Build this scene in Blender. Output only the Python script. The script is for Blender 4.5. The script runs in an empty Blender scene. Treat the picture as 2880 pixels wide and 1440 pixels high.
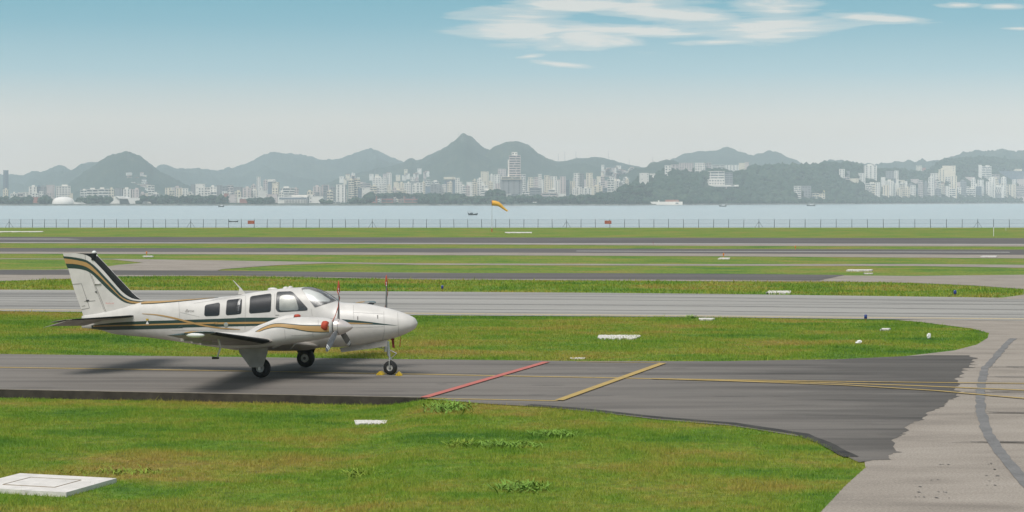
import bpy, math, random
import numpy as np
from mathutils import Vector, Matrix, noise as mnoise
random.seed(7); RNG = np.random.default_rng(7)
S = bpy.context.scene
COL = S.collection
R = math.radians
# ---------------------------------------------------------------- camera, world, sun, exposure
F = 5600.0; CX = 1440.0; HY = 563.0; H = 4.18; SEA = -3.0      # focal length and horizon in photo pixels, eye height in metres
cam = bpy.data.cameras.new("camera"); camo = bpy.data.objects.new("camera", cam); COL.objects.link(camo)
cam.sensor_width = 36; cam.lens = F / 2880 * 36
cam.shift_y = -(720 - HY) / 2880
cam.clip_start = 0.5; cam.clip_end = 40000
camo.location = (0, 0, H); camo.rotation_euler = (R(90), 0, 0)
S.camera = camo
SUN_EL, SUN_AZ = 58.0, 212.0      # azimuth measured clockwise from +Y
sun = bpy.data.lights.new("sun", 'SUN'); suno = bpy.data.objects.new("sun", sun); COL.objects.link(suno)
sun.energy = 3.0; sun.angle = R(30); sun.color = (1.0, 0.965, 0.92)
suno.location = (0, 0, 50); suno.rotation_euler = (R(90 - SUN_EL), 0, R(180 - SUN_AZ))
S.view_settings.view_transform = 'Standard'; S.view_settings.look = 'None'
S.view_settings.gamma = 1.0; S.view_settings.use_curve_mapping = False
S.view_settings.exposure = 0.0
S.cycles.volume_bounces = 3; S.cycles.max_bounces = 8; S.cycles.transparent_max_bounces = 12
S.cycles.use_denoising = True

def N(nt, t, **kw):
    n = nt.nodes.new(t)
    for k, v in kw.items():
        if k in ('ins',):
            for i, x in v.items(): n.inputs[i].default_value = x
        else: setattr(n, k, v)
    return n
def L(nt, a, b): nt.links.new(a, b)
def mth(nt, op, a, b=None, c=None, clamp=False):
    n = nt.nodes.new('ShaderNodeMath'); n.operation = op; n.use_clamp = clamp
    for i, v in enumerate((a, b, c)):
        if v is None: continue
        if isinstance(v, (int, float)): n.inputs[i].default_value = v
        else: nt.links.new(v, n.inputs[i])
    return n.outputs[0]
def mixc(nt, f, a, b, mode='MIX'):
    n = nt.nodes.new('ShaderNodeMix'); n.data_type = 'RGBA'; n.blend_type = mode
    for i, v in ((0, f), (6, a), (7, b)):
        if isinstance(v, (int, float)): n.inputs[i].default_value = v
        elif isinstance(v, (tuple, list)): n.inputs[i].default_value = (v[0], v[1], v[2], 1)
        else: nt.links.new(v, n.inputs[i])
    return n.outputs[2]
def ramp(nt, f, stops, interp='LINEAR'):
    n = nt.nodes.new('ShaderNodeValToRGB'); cr = n.color_ramp; cr.interpolation = interp
    while len(cr.elements) < len(stops): cr.elements.new(0.5)
    for e, (p, c) in zip(cr.elements, stops):
        e.position = p; e.color = (c[0], c[1], c[2], 1) if isinstance(c, (tuple, list)) else (c, c, c, 1)
    nt.links.new(f, n.inputs[0]); return n.outputs[0]

W = bpy.data.worlds.new("World"); S.world = W; W.use_nodes = True
nt = W.node_tree; nt.nodes.clear()
out = N(nt, 'ShaderNodeOutputWorld'); bg = N(nt, 'ShaderNodeBackground')
sky = N(nt, 'ShaderNodeTexSky'); sky.sky_type = 'NISHITA'; sky.sun_disc = False
sky.sun_elevation = R(SUN_EL); sky.sun_rotation = R(SUN_AZ); sky.air_density = 1.2; sky.dust_density = 2.5; sky.ozone_density = 2.0
tc = N(nt, 'ShaderNodeTexCoord'); sep = N(nt, 'ShaderNodeSeparateXYZ'); L(nt, tc.outputs['Generated'], sep.inputs[0])
z = sep.outputs[2]
skyb = mixc(nt, 1.0, sky.outputs[0], (0.09, 0.09, 0.09), 'MULTIPLY')
lowc = ramp(nt, mth(nt, 'MULTIPLY', z, 5.0), [(0.0, (0.90, 0.72, 0.56)), (0.12, (0.86, 0.71, 0.58)), (0.20, (0.74, 0.69, 0.61)), (0.32, (0.36, 0.55, 0.61)), (0.44, (0.17, 0.43, 0.54)), (0.54, (0.10, 0.38, 0.50)), (1.0, (0.11, 0.34, 0.50))])
fac = ramp(nt, z, [(0.10, 1.0), (0.40, 0.15), (1.0, 0.15)])
base = mixc(nt, fac, skyb, lowc)
# veil of high thin cloud over the upper sky, seen only from the ground up
veil = N(nt, 'ShaderNodeTexNoise', ins={'Scale': 2.2, 'Detail': 4.0, 'Roughness': 0.55}); L(nt, tc.outputs['Generated'], veil.inputs['Vector'])
veilf = mth(nt, 'MULTIPLY', ramp(nt, veil.outputs[0], [(0.35, 0.25), (0.65, 0.8)]), ramp(nt, z, [(0.12, 0.0), (0.3, 1.0)]))
base = mixc(nt, veilf, base, (0.56, 0.56, 0.55))
# cirrus patches in azimuth / elevation
az = mth(nt, 'DIVIDE', sep.outputs[0], mth(nt, 'MAXIMUM', sep.outputs[1], 0.05)); el = mth(nt, 'DIVIDE', z, mth(nt, 'MAXIMUM', sep.outputs[1], 0.05))
uv = N(nt, 'ShaderNodeCombineXYZ'); L(nt, az, uv.inputs[0]); L(nt, el, uv.inputs[1])
fwd = mth(nt, 'GREATER_THAN', sep.outputs[1], 0.1)
cl = [(1480, 76, 180, 52, 6), (1650, 104, 150, 32, 6), (1720, 84, 330, 17, 3), (1640, 12, 290, 24, -3), (1910, 42, 290, 22, 4), (2130, 75, 200, 46, -4), (2185, 25, 110, 60, 0), (2180, 92, 180, 17, -6), (2480, 52, 190, 11, 4), (2820, 18, 60, 9, 0), (2700, 14, 60, 8, 0), (2870, 80, 60, 5, 0),
      (1570, 180, 80, 7, 5), (1490, 158, 40, 6, -4), (2020, 118, 130, 10, -2)]
acc = None
for (px, py, a, b, rt) in cl:
    m = N(nt, 'ShaderNodeMapping', vector_type='TEXTURE')
    m.inputs['Location'].default_value = ((px - CX) / F, (HY - py) / F, 0)
    m.inputs['Rotation'].default_value = (0, 0, R(-rt)); m.inputs['Scale'].default_value = (a / F, b / F, 1)
    L(nt, uv.outputs[0], m.inputs['Vector'])
    ln = N(nt, 'ShaderNodeVectorMath', operation='LENGTH'); L(nt, m.outputs[0], ln.inputs[0])
    v = mth(nt, 'SUBTRACT', 1.0, ln.outputs['Value'])
    acc = v if acc is None else mth(nt, 'MAXIMUM', acc, v)
mp = N(nt, 'ShaderNodeMapping'); mp.inputs['Scale'].default_value = (9, 80, 1); mp.inputs['Rotation'].default_value = (0, 0, R(3)); L(nt, uv.outputs[0], mp.inputs['Vector'])
cn = N(nt, 'ShaderNodeTexNoise', ins={'Scale': 2.0, 'Detail': 10.0, 'Roughness': 0.60, 'Distortion': 0.5}); L(nt, mp.outputs[0], cn.inputs['Vector'])
den = mth(nt, 'ADD', acc, mth(nt, 'MULTIPLY', mth(nt, 'SUBTRACT', cn.outputs[0], 0.40), 2.9))
cden = mth(nt, 'MULTIPLY', mth(nt, 'MULTIPLY', ramp(nt, den, [(0.0, 0.0), (0.45, 0.42), (1.15, 1.0)], 'EASE'), 0.84), fwd)
base = mixc(nt, cden, base, (0.80, 0.76, 0.70))
L(nt, base, bg.inputs[0]); bg.inputs[1].default_value = 1.0; L(nt, bg.outputs[0], out.inputs[0])

# ---------------------------------------------------------------- helpers
def gp(px, py, zz=0.0):                 # photo pixel -> point on the level zz
    Y = F * (H - zz) / (py - HY); return ((px - CX) / F * Y, Y, zz)
def at(px, py, Y): return ((px - CX) / F * Y, Y, H - (py - HY) / F * Y)
K = 2880 / 2576.0
def gd(x, y, zz=0.0): return gp(x * K, y * K, zz)

def tag(o, label=None, cat=None, group=None, kind=None):
    if label: o['label'] = label
    if cat: o['category'] = cat
    if group: o['group'] = group
    if kind: o['kind'] = kind
    return o
def empty(name, loc, rz=0.0, label=None, cat=None, group=None):
    o = bpy.data.objects.new(name, None); COL.objects.link(o); o.location = loc; o.rotation_euler = (0, 0, rz)
    o.empty_display_size = 0.3
    return tag(o, label, cat, group)
class MB:
    def __init__(s): s.v = []; s.f = []; s.m = []
    def add(s, v, f, m=0):
        b = len(s.v); s.v += [tuple(p) for p in v]; s.f += [tuple(i + b for i in q) for q in f]; s.m += [m] * len(f); return s
    def box(s, c, d, rz=0.0, m=0, taper=1.0):
        x, y, zz = d[0] / 2, d[1] / 2, d[2] / 2; co, si = math.cos(rz), math.sin(rz); v = []
        for k in (-1, 1):
            t = 1.0 if k < 0 else taper
            for a, b in ((-1, -1), (1, -1), (1, 1), (-1, 1)):
                X, Y = a * x * t, b * y * t; v.append((c[0] + X * co - Y * si, c[1] + X * si + Y * co, c[2] + k * zz))
        return s.add(v, [(3, 2, 1, 0), (4, 5, 6, 7), (0, 1, 5, 4), (1, 2, 6, 5), (2, 3, 7, 6), (3, 0, 4, 7)], m)
    def tube(s, p0, p1, r0, r1=None, n=10, m=0, cap=True):
        r1 = r0 if r1 is None else r1
        p0, p1 = Vector(p0), Vector(p1); d = (p1 - p0).normalized()
        u = d.cross(Vector((0, 0, 1))) if abs(d.z) < 0.95 else d.cross(Vector((1, 0, 0))); u.normalize(); w = d.cross(u)
        v = []
        for p, r in ((p0, r0), (p1, r1)):
            for i in range(n):
                a = 2 * math.pi * i / n; v.append(p + (u * math.cos(a) + w * math.sin(a)) * r)
        f = [(i, (i + 1) % n, n + (i + 1) % n, n + i) for i in range(n)]
        if cap: f += [tuple(range(n))[::-1], tuple(range(n, 2 * n))]
        return s.add(v, f, m)
    def loft(s, rings, cap=True, m=0, closed=True):
        n = len(rings[0]); v = [p for r in rings for p in r]; f = []
        for k in range(len(rings) - 1):
            for i in range(n if closed else n - 1):
                j = (i + 1) % n; f.append((k * n + i, k * n + j, (k + 1) * n + j, (k + 1) * n + i))
        if cap: f += [tuple(range(n))[::-1], tuple(range((len(rings) - 1) * n, len(rings) * n))]
        return s.add(v, f, m)
    def lathe(s, c, axis, prof, n=28, m=0):      # prof: list of (distance along axis, radius)
        d = Vector(axis).normalized(); u = d.cross(Vector((0, 0, 1))) if abs(d.z) < 0.95 else d.cross(Vector((1, 0, 0))); u.normalize(); w = d.cross(u); c = Vector(c)
        return s.loft([[c + d * a + (u * math.cos(2 * math.pi * i / n) + w * math.sin(2 * math.pi * i / n)) * max(r, 1e-4) for i in range(n)] for a, r in prof], True, m)
    def ball(s, c, r, n=12, m=0):
        r = (r, r, r) if isinstance(r, (int, float)) else r; rings = []
        for k in range(n // 2 + 1):
            t = -math.pi / 2 + math.pi * k / (n // 2); cr = max(math.cos(t), 1e-3)
            rings.append([(c[0] + r[0] * cr * math.cos(2 * math.pi * i / n), c[1] + r[1] * cr * math.sin(2 * math.pi * i / n), c[2] + r[2] * math.sin(t)) for i in range(n)])
        return s.loft(rings, True, m)
    def build(s, name, mats, parent=None, smooth=False, loc=None, angle=None):
        me = bpy.data.meshes.new(name); me.from_pydata([tuple(p) for p in s.v], [], s.f)
        for mm in (mats if isinstance(mats, (list, tuple)) else [mats]): me.materials.append(mm)
        me.polygons.foreach_set('material_index', s.m)
        me.validate()
        import bmesh
        bm = bmesh.new(); bm.from_mesh(me); bmesh.ops.recalc_face_normals(bm, faces=bm.faces); bm.to_mesh(me); bm.free()
        if smooth:
            me.polygons.foreach_set('use_smooth', [True] * len(me.polygons))
            if angle: me.set_sharp_from_angle(angle=R(angle))
        o = bpy.data.objects.new(name, me); COL.objects.link(o)
        if parent: o.parent = parent
        if loc: o.location = loc
        return o
def fastmesh(name, V, Fc, mat, parent=None, smooth=False):
    V = np.asarray(V, dtype=np.float32); Fc = np.asarray(Fc, dtype=np.int32); k = Fc.shape[1]
    me = bpy.data.meshes.new(name); me.vertices.add(len(V)); me.vertices.foreach_set('co', V.ravel())
    me.loops.add(Fc.size); me.loops.foreach_set('vertex_index', Fc.ravel())
    me.polygons.add(len(Fc)); me.polygons.foreach_set('loop_start', np.arange(0, Fc.size, k, dtype=np.int32))
    me.update(calc_edges=True); me.validate()
    if smooth: me.polygons.foreach_set('use_smooth', np.ones(len(me.polygons), dtype=bool))
    me.materials.append(mat)
    o = bpy.data.objects.new(name, me); COL.objects.link(o)
    if parent: o.parent = parent
    return o

# ---------------------------------------------------------------- materials
def mat(name, col, rough=0.6, metal=0.0, spec=0.5, coat=0.0, nscale=None, namt=0.15, bump=0.0, bscale=40.0, emit=None):
    m = bpy.data.materials.new(name); m.use_nodes = True; t = m.node_tree; b = t.nodes['Principled BSDF']
    b.inputs['Roughness'].default_value = rough; b.inputs['Metallic'].default_value = metal
    b.inputs['Specular IOR Level'].default_value = spec; b.inputs['Coat Weight'].default_value = coat
    b.inputs['Coat Roughness'].default_value = 0.12
    b.inputs['Base Color'].default_value = (*col, 1)
    if nscale:
        tcn = N(t, 'ShaderNodeTexCoord'); n = N(t, 'ShaderNodeTexNoise', ins={'Scale': nscale, 'Detail': 5.0, 'Roughness': 0.6}); L(t, tcn.outputs['Object'], n.inputs['Vector'])
        dark = tuple(c * (1 - namt * 1.6) for c in col); lite = tuple(min(1, c * (1 + namt * 0.7)) for c in col)
        L(t, ramp(t, n.outputs[0], [(0.3, dark), (0.7, lite)]), b.inputs['Base Color'])
    if bump:
        tcn = N(t, 'ShaderNodeTexCoord'); n = N(t, 'ShaderNodeTexNoise', ins={'Scale': bscale, 'Detail': 4.0}); L(t, tcn.outputs['Object'], n.inputs['Vector'])
        bp = N(t, 'ShaderNodeBump', ins={'Strength': bump, 'Distance': 0.02}); L(t, n.outputs[0], bp.inputs['Height']); L(t, bp.outputs[0], b.inputs['Normal'])
    return m
M = {}
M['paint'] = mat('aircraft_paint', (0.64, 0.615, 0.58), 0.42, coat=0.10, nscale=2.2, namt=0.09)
M['paint2'] = mat('shaded_weathered_paint', (0.34, 0.315, 0.28), 0.55, nscale=2.5, namt=0.2)  # white paint darkened to carry the underside shade, plus some dirt
M['doorpaint'] = mat('shaded_door_paint', (0.36, 0.34, 0.31), 0.6, nscale=3, namt=0.15)  # white gear doors greyed: the shade they stand in is in the colour
M['green'] = mat('dark_green_paint', (0.018, 0.045, 0.040), 0.35, coat=0.3)
M['gold'] = mat('gold_paint', (0.42, 0.255, 0.095), 0.4, coat=0.2)
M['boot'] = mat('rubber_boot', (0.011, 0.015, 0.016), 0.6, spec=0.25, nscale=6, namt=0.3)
M['rubber'] = mat('tyre_rubber', (0.013, 0.014, 0.015), 0.75, nscale=9, namt=0.3)
M['rim'] = mat('wheel_rim_paint', (0.55, 0.54, 0.50), 0.5, nscale=12, namt=0.3)
M['steel'] = mat('bare_metal', (0.55, 0.55, 0.54), 0.35, 0.8)
M['dgrey'] = mat('dark_grey_metal', (0.05, 0.05, 0.05), 0.6)
M['spinner'] = mat('polished_spinner', (0.66, 0.60, 0.57), 0.3, 0.35)
M['blade'] = mat('propeller_blade_grey', (0.17, 0.175, 0.18), 0.4, 0.3, nscale=8, namt=0.2)
M['whitep'] = mat('white_marking_paint', (0.75, 0.75, 0.73), 0.5)
M['red'] = mat('faded_red_cover', (0.50, 0.065, 0.03), 0.7, nscale=14, namt=0.2)
M['redtxt'] = mat('red_lettering', (0.62, 0.20, 0.17), 0.6)
M['greytxt'] = mat('grey_lettering', (0.35, 0.33, 0.31), 0.6)
M['seam'] = mat('panel_seam', (0.16, 0.15, 0.14), 0.7)
M['glassback'] = mat('cabin_interior_dark', (0.035, 0.036, 0.038), 0.6)
M['shade'] = mat('windscreen_sunshade', (0.62, 0.60, 0.58), 0.6)
M['yellowchock'] = mat('yellow_chock_paint', (0.62, 0.42, 0.02), 0.6, nscale=20, namt=0.25)
M['navy'] = mat('blue_lamp_glass', (0.012, 0.03, 0.19), 0.15, coat=0.5)
def glassmat(name, tint, shine):
    m = bpy.data.materials.new(name); m.use_nodes = True; t = m.node_tree; t.nodes.clear()
    o = N(t, 'ShaderNodeOutputMaterial'); g = N(t, 'ShaderNodeBsdfGlossy', ins={'Roughness': 0.28, 'Color': (0.7, 0.7, 0.7, 1)}); tr = N(t, 'ShaderNodeBsdfTransparent', ins={'Color': (*tint, 1)})
    lw = N(t, 'ShaderNodeFresnel', ins={'IOR': 1.5}); mx = N(t, 'ShaderNodeMixShader')
    L(t, mth(t, 'ADD', lw.outputs[0], shine, clamp=True), mx.inputs[0]); L(t, tr.outputs[0], mx.inputs[1]); L(t, g.outputs[0], mx.inputs[2]); L(t, mx.outputs[0], o.inputs[0]); return m
M['pane'] = glassmat('tinted_window_glass', (0.55, 0.57, 0.60), 0.05)
M['wscreen'] = glassmat('windscreen_glass', (0.9, 0.92, 0.92), 0.10)
# ---------------------------------------------------------------- setting: ground, paving, water
TAXI = 9.6
def pos(t):
    g = N(t, 'ShaderNodeNewGeometry'); return g.outputs['Position']
def noise(t, v, scale, detail=5.0, rough=0.55, mscale=None, rot=0.0, dist=0.0):
    if mscale or rot:
        m = N(t, 'ShaderNodeMapping'); m.inputs['Rotation'].default_value = (0, 0, R(rot)); m.inputs['Scale'].default_value = mscale or (1, 1, 1); L(t, v, m.inputs['Vector']); v = m.outputs[0]
    n = N(t, 'ShaderNodeTexNoise', ins={'Scale': scale, 'Detail': detail, 'Roughness': rough, 'Distortion': dist}); L(t, v, n.inputs['Vector']); return n.outputs[0]
def grass_mat(name, blades):
    m = bpy.data.materials.new(name); m.use_nodes = True; t = m.node_tree; b = t.nodes['Principled BSDF']; p = pos(t)
    a = noise(t, p, 0.42, 5, 0.62, (0.55, 1.0, 1), TAXI); c = noise(t, p, 2.6, 4, 0.6, (0.7, 1, 1), TAXI); e = noise(t, p, 0.12, 3, 0.5)
    f = mth(t, 'ADD', mth(t, 'MULTIPLY', a, 0.62), mth(t, 'ADD', mth(t, 'MULTIPLY', c, 0.26), mth(t, 'MULTIPLY', e, 0.34)))
    colr = ramp(t, f, [(0.47, (0.070, 0.172, 0.022)), (0.565, (0.145, 0.248, 0.026)), (0.635, (0.215, 0.262, 0.038)), (0.71, (0.285, 0.250, 0.056)), (0.80, (0.285, 0.195, 0.070))])
    if blades:
        at_ = N(t, 'ShaderNodeAttribute', attribute_name='rnd'); r_ = at_.outputs['Fac']
        colr = mixc(t, 1.0, colr, ramp(t, r_, [(0.0, (1.06, 1.06, 1.0)), (0.45, (1.46, 1.40, 1.35)), (0.8, (1.75, 1.58, 1.5)), (1.0, (2.1, 1.8, 1.75))]), 'MULTIPLY')
        tl = N(t, 'ShaderNodeBsdfTranslucent'); L(t, colr, tl.inputs[0]); mx = N(t, 'ShaderNodeMixShader', ins={0: 0.35})
        o = t.nodes['Material Output']; L(t, b.outputs[0], mx.inputs[1]); L(t, tl.outputs[0], mx.inputs[2]); L(t, mx.outputs[0], o.inputs[0])
    else:
        fn = noise(t, p, 9.0, 5, 0.75, (0.6, 0.35, 1), TAXI)
        colr = mixc(t, 1.0, colr, ramp(t, fn, [(0.34, (0.45, 0.5, 0.4)), (0.55, (1.0, 1.0, 0.95)), (0.70, (1.4, 1.3, 1.1))]), 'MULTIPLY')
        bp = N(t, 'ShaderNodeBump', ins={'Strength': 0.7, 'Distance': 0.06}); L(t, noise(t, p, 14, 4, 0.8), bp.inputs['Height']); L(t, bp.outputs[0], b.inputs['Normal'])
    L(t, colr, b.inputs['Base Color']); b.inputs['Roughness'].default_value = 0.75; b.inputs['Specular IOR Level'].default_value = 0.2
    return m
M['lawn'] = grass_mat('lawn_turf', False); M['blades'] = grass_mat('grass_blades', True)
def paving(name, c0, c1, c2, streak=(0.10, 2.4), sc=1.0, big=0.06, rough=0.8, fine=0.16, bump=0.25):
    m = bpy.data.materials.new(name); m.use_nodes = True; t = m.node_tree; b = t.nodes['Principled BSDF']; p = pos(t)
    s = noise(t, p, sc, 6, 0.62, (streak[0], streak[1], 1), TAXI, 0.4); g = noise(t, p, big, 4, 0.55)
    fn = noise(t, p, 26.0, 3, 0.8)
    f = mth(t, 'ADD', mth(t, 'MULTIPLY', s, 0.72), mth(t, 'MULTIPLY', g, 0.30))
    colr = ramp(t, f, [(0.34, c0), (0.50, c1), (0.66, c2)])
    colr = mixc(t, 1.0, colr, ramp(t, fn, [(0.3, (1 - fine,) * 3), (0.7, (1 + fine,) * 3)]), 'MULTIPLY')
    L(t, colr, b.inputs['Base Color']); b.inputs['Roughness'].default_value = rough; b.inputs['Specular IOR Level'].default_value = 0.3
    bp = N(t, 'ShaderNodeBump', ins={'Strength': bump, 'Distance': 0.01}); L(t, fn, bp.inputs['Height']); L(t, bp.outputs[0], b.inputs['Normal'])
    return m
M['asphalt'] = paving('worn_asphalt', (0.092, 0.083, 0.074), (0.166, 0.150, 0.133), (0.203, 0.185, 0.164), (0.07, 1.1), 1.0, 0.07, fine=0.12)
M['darkasphalt'] = paving('runway_asphalt', (0.078, 0.072, 0.068), (0.115, 0.106, 0.098), (0.146, 0.134, 0.124), (0.03, 0.8))
M['concrete'] = paving('grey_concrete', (0.155, 0.148, 0.138), (0.325, 0.312, 0.285), (0.375, 0.36, 0.33), (0.010, 0.50), 1.0, 0.02)
M['pink'] = paving('pinkish_concrete', (0.225, 0.195, 0.163), (0.305, 0.265, 0.222), (0.35, 0.307, 0.26), (0.45, 1.3), 0.8, 0.35, fine=0.34)
M['curb'] = mat('dark_curb', (0.055, 0.045, 0.035), 0.9, nscale=3, namt=0.4)  # very dark mottled brown for kerb face and seawall
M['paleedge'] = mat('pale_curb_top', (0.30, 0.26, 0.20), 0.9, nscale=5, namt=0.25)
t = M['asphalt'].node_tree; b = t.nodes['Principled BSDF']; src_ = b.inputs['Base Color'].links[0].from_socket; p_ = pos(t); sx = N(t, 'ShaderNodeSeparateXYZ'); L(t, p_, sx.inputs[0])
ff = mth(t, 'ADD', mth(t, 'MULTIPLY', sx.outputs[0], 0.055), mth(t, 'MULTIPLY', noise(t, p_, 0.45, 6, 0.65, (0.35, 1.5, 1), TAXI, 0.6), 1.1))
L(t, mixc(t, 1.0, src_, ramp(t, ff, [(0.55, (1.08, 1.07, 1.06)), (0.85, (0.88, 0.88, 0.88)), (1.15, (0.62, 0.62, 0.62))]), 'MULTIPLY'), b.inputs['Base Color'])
def worn(name, col, a=0.42, b_=0.55, under=(0.13, 0.125, 0.118)):
    m = bpy.data.materials.new(name); m.use_nodes = True; t = m.node_tree; b = t.nodes['Principled BSDF']; p = pos(t)
    f = ramp(t, noise(t, p, 7.0, 6, 0.75), [(a - 0.12, 0.35), (b_ - 0.05, 1.0)])
    L(t, mixc(t, f, under, col), b.inputs['Base Color']); b.inputs['Roughness'].default_value = 0.75; return m
M['yline'] = worn('worn_yellow_line', (0.46, 0.32, 0.095)); M['rline'] = worn('worn_red_line', (0.50, 0.14, 0.11))
M['paley'] = worn('faded_yellow_edge', (0.52, 0.42, 0.25)); M['wline'] = worn('faded_white_line', (0.50, 0.48, 0.45))
M['tar'] = paving('tar_repair', (0.15, 0.145, 0.14), (0.185, 0.18, 0.175), (0.23, 0.22, 0.21), (1, 1), 2.0)
M['slab'] = mat('pale_concrete_slab', (0.70, 0.665, 0.62), 0.85, nscale=4, namt=0.12, bump=0.3, bscale=30)

CA, CB = gd(0, 980), gd(1065, 1000.5)
def curbY(X): return CA[1] + (X - CA[0]) * (CB[1] - CA[1]) / (CB[0] - CA[0])
def sst(a, b, x): t = np.clip((x - a) / (b - a), 0, 1); return t * t * (3 - 2 * t)
def gz(X, Y):
    d = curbY(X) - Y
    return -0.012 - 0.165 * sst(-0.35, -0.12, d) * (1 - sst(CB[0] - 0.9, CB[0] + 0.35, X)) + 0.0 * X
xs = np.concatenate([np.linspace(-900, -40, 20), np.linspace(-36, -17, 20), np.arange(-16, 18, 0.25), np.linspace(19, 40, 20), np.linspace(45, 900, 20)])
ys = np.concatenate([np.linspace(-80, 15, 8), np.arange(18, 48, 0.2), np.linspace(50, 304.5, 50)])
def grid(name, U, Vv, fn, matl, smooth=True, kind='structure'):
    uu, vv = np.meshgrid(U, Vv); P = fn(uu, vv); nx, ny = len(U), len(Vv)
    V = np.stack([p.ravel() for p in P], 1); i = np.arange(nx * ny).reshape(ny, nx)
    Fc = np.stack([i[:-1, :-1].ravel(), i[:-1, 1:].ravel(), i[1:, 1:].ravel(), i[1:, :-1].ravel()], 1)
    o = fastmesh(name, V, Fc, matl, smooth=smooth)
    if kind: o['kind'] = kind
    return o
grid('ground', xs, ys, lambda X, Y: (X, Y, gz(X, Y)), M['lawn'])
from mathutils.geometry import tessellate_polygon
def sheet(name, pts, zz, matl, skirt=0.0, px=True, kind='structure', parent=None):
    P = [Vector(gd(x, y)) if px else Vector(x_y) for x_y in pts for (x, y) in [x_y[:2]]]
    P = [Vector((p.x, p.y, zz)) for p in P]; n = len(P)
    tri = tessellate_polygon([P]); v = [tuple(p) for p in P]; f = [tuple(q) for q in tri]
    if skirt:
        v += [(p.x, p.y, zz - skirt) for p in P]; f += [(i, (i + 1) % n, n + (i + 1) % n, n + i) for i in range(n)]
    mb = MB(); mb.add(v, f); o = mb.build(name, matl, parent)
    for pl in o.data.polygons: pass
    if kind: o['kind'] = kind
    return o
def jag(pts, amp, step, seed, along=(math.cos(R(TAXI)), -math.sin(R(TAXI)))):      # ragged border between two pavings, drawn out along the taxiway
    rr = random.Random(seed); P = [Vector(gd(*p)) for p in pts]; o = []
    for a, b in zip(P, P[1:]):
        k = max(1, int((b - a).length / step))
        for i in range(k):
            q = a.lerp(b, i / k); t_ = q.x * 3.1 + q.y * 2.3; w = amp * (.6 * math.sin(t_ * .8) + .35 * math.sin(t_ * 2.1 + 1) + rr.uniform(-.16, .16)) + rr.uniform(0, 1) ** 9 * amp * 2.5; o.append((q.x + along[0] * w, q.y + along[1] * w))
    o.append((P[-1].x, P[-1].y)); return o
def wpts(pts): return [gd(*p)[:2] for p in pts]
# --- far runway, shoulders, second strip, connecting taxiways (top edges then bottom edges, display pixels)
E0, E1 = -260, 2860
def strip(name, top, bot, zz, matl): return sheet(name, top + bot[::-1], zz, matl)
strip('runway', [(E0, 595), (0, 595.6), (1300, 597.5), (2576, 599), (E1, 599.4)], [(E0, 609), (0, 609.5), (1300, 611.5), (2576, 614), (E1, 614.5)], 0.004, M['darkasphalt'])
strip('runway_shoulder', [(E0, 608), (1300, 611), (E1, 613.5)], [(E0, 611), (900, 613.6), (1300, 615.5), (1800, 618.5), (2576, 620), (E1, 620)], 0.0, M['pink'])
strip('runway_edge_line', [(E0, 609.2), (1300, 611.8), (E1, 614.6)], [(E0, 610.1), (1300, 612.9), (E1, 615.8)], 0.010, M['wline'])
strip('runway_white_line', [(E0, 600.5), (170, 601)], [(E0, 601.5), (210, 602.2)], 0.010, M['wline'])
strip('second_strip', [(E0, 623.5), (0, 624), (1300, 625), (2576, 628), (E1, 628.6)], [(E0, 632.4), (0, 633), (1300, 635.5), (2576, 641), (E1, 642)], 0.004, M['darkasphalt'])
strip('second_shoulder', [(E0, 631), (1300, 634), (E1, 640)], [(E0, 637.6), (0, 638), (1037, 641.5), (1807, 644.5), (2576, 650), (E1, 652)], 0.0, M['pink'])
strip('strip_white_line', [(1450, 631.2), (2540, 634.2)], [(1450, 632.1), (2540, 635.2)], 0.010, M['wline'])
strip('narrow_path', [(E0, 649), (0, 650), (300, 651), (1037, 662.3), (1807, 664.4), (2300, 664), (2576, 666), (E1, 668)], [(E0, 650.6), (0, 651.6), (330, 653), (1037, 666), (1807, 668.5), (2300, 669), (2576, 673.6), (E1, 677)], 0.0, M['pink'])
sheet('link_taxiway', [(270, 651.5), (620, 656.5), (1037, 663), (1037, 666), (860, 661), (700, 667), (560, 677), (545, 681), (300, 681), (190, 679), (140, 677.6), (230, 676), (300, 666), (360, 661)][::1], 0.006, M['pink'])
strip('third_strip', [(E0, 679), (0, 679.5), (560, 681), (1037, 687), (1500, 687.5), (1807, 689), (2125, 692)], [(E0, 690), (0, 691), (560, 692.4), (1037, 700.5), (1500, 702.5), (1807, 704), (2060, 706)], 0.010, M['darkasphalt'])
strip('third_shoulder', [(E0, 678), (200, 678.5), (1300, 688), (2080, 692.5), (2300, 694), (2576, 691), (E1, 690)], [(E0, 711), (0, 707.5), (160, 701.6), (278, 695.2), (560, 693.6), (1037, 702.5), (1807, 707.5), (2100, 708), (2300, 711.5), (2450, 718), (2576, 727), (E1, 740)], 0.0, M['pink'])
strip('taxiway', [(E0, 727), (0, 729), (640, 731.5), (1037, 733.7), (1500, 736.8), (1806, 739.7), (2576, 750), (E1, 754)], [(E0, 780), (0, 783), (640, 789), (1037, 793), (1500, 796), (1806, 798.5), (2576, 807), (E1, 811)], 0.006, M['concrete'])
strip('taxiway_edge_line', [(E0, 775), (0, 778), (640, 784), (1037, 787.5), (1806, 795), (2576, 802), (E1, 805)], [(E0, 776.8), (0, 779.8), (640, 786), (1037, 789.6), (1806, 797), (2576, 804), (E1, 807)], 0.012, M['paley'])
sheet('taxiway_turning', [(2500, 752), (2576, 742), (2576, 724), (E1, 735), (E1, 756), (2576, 753)], 0.010, M['pink'])
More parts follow.
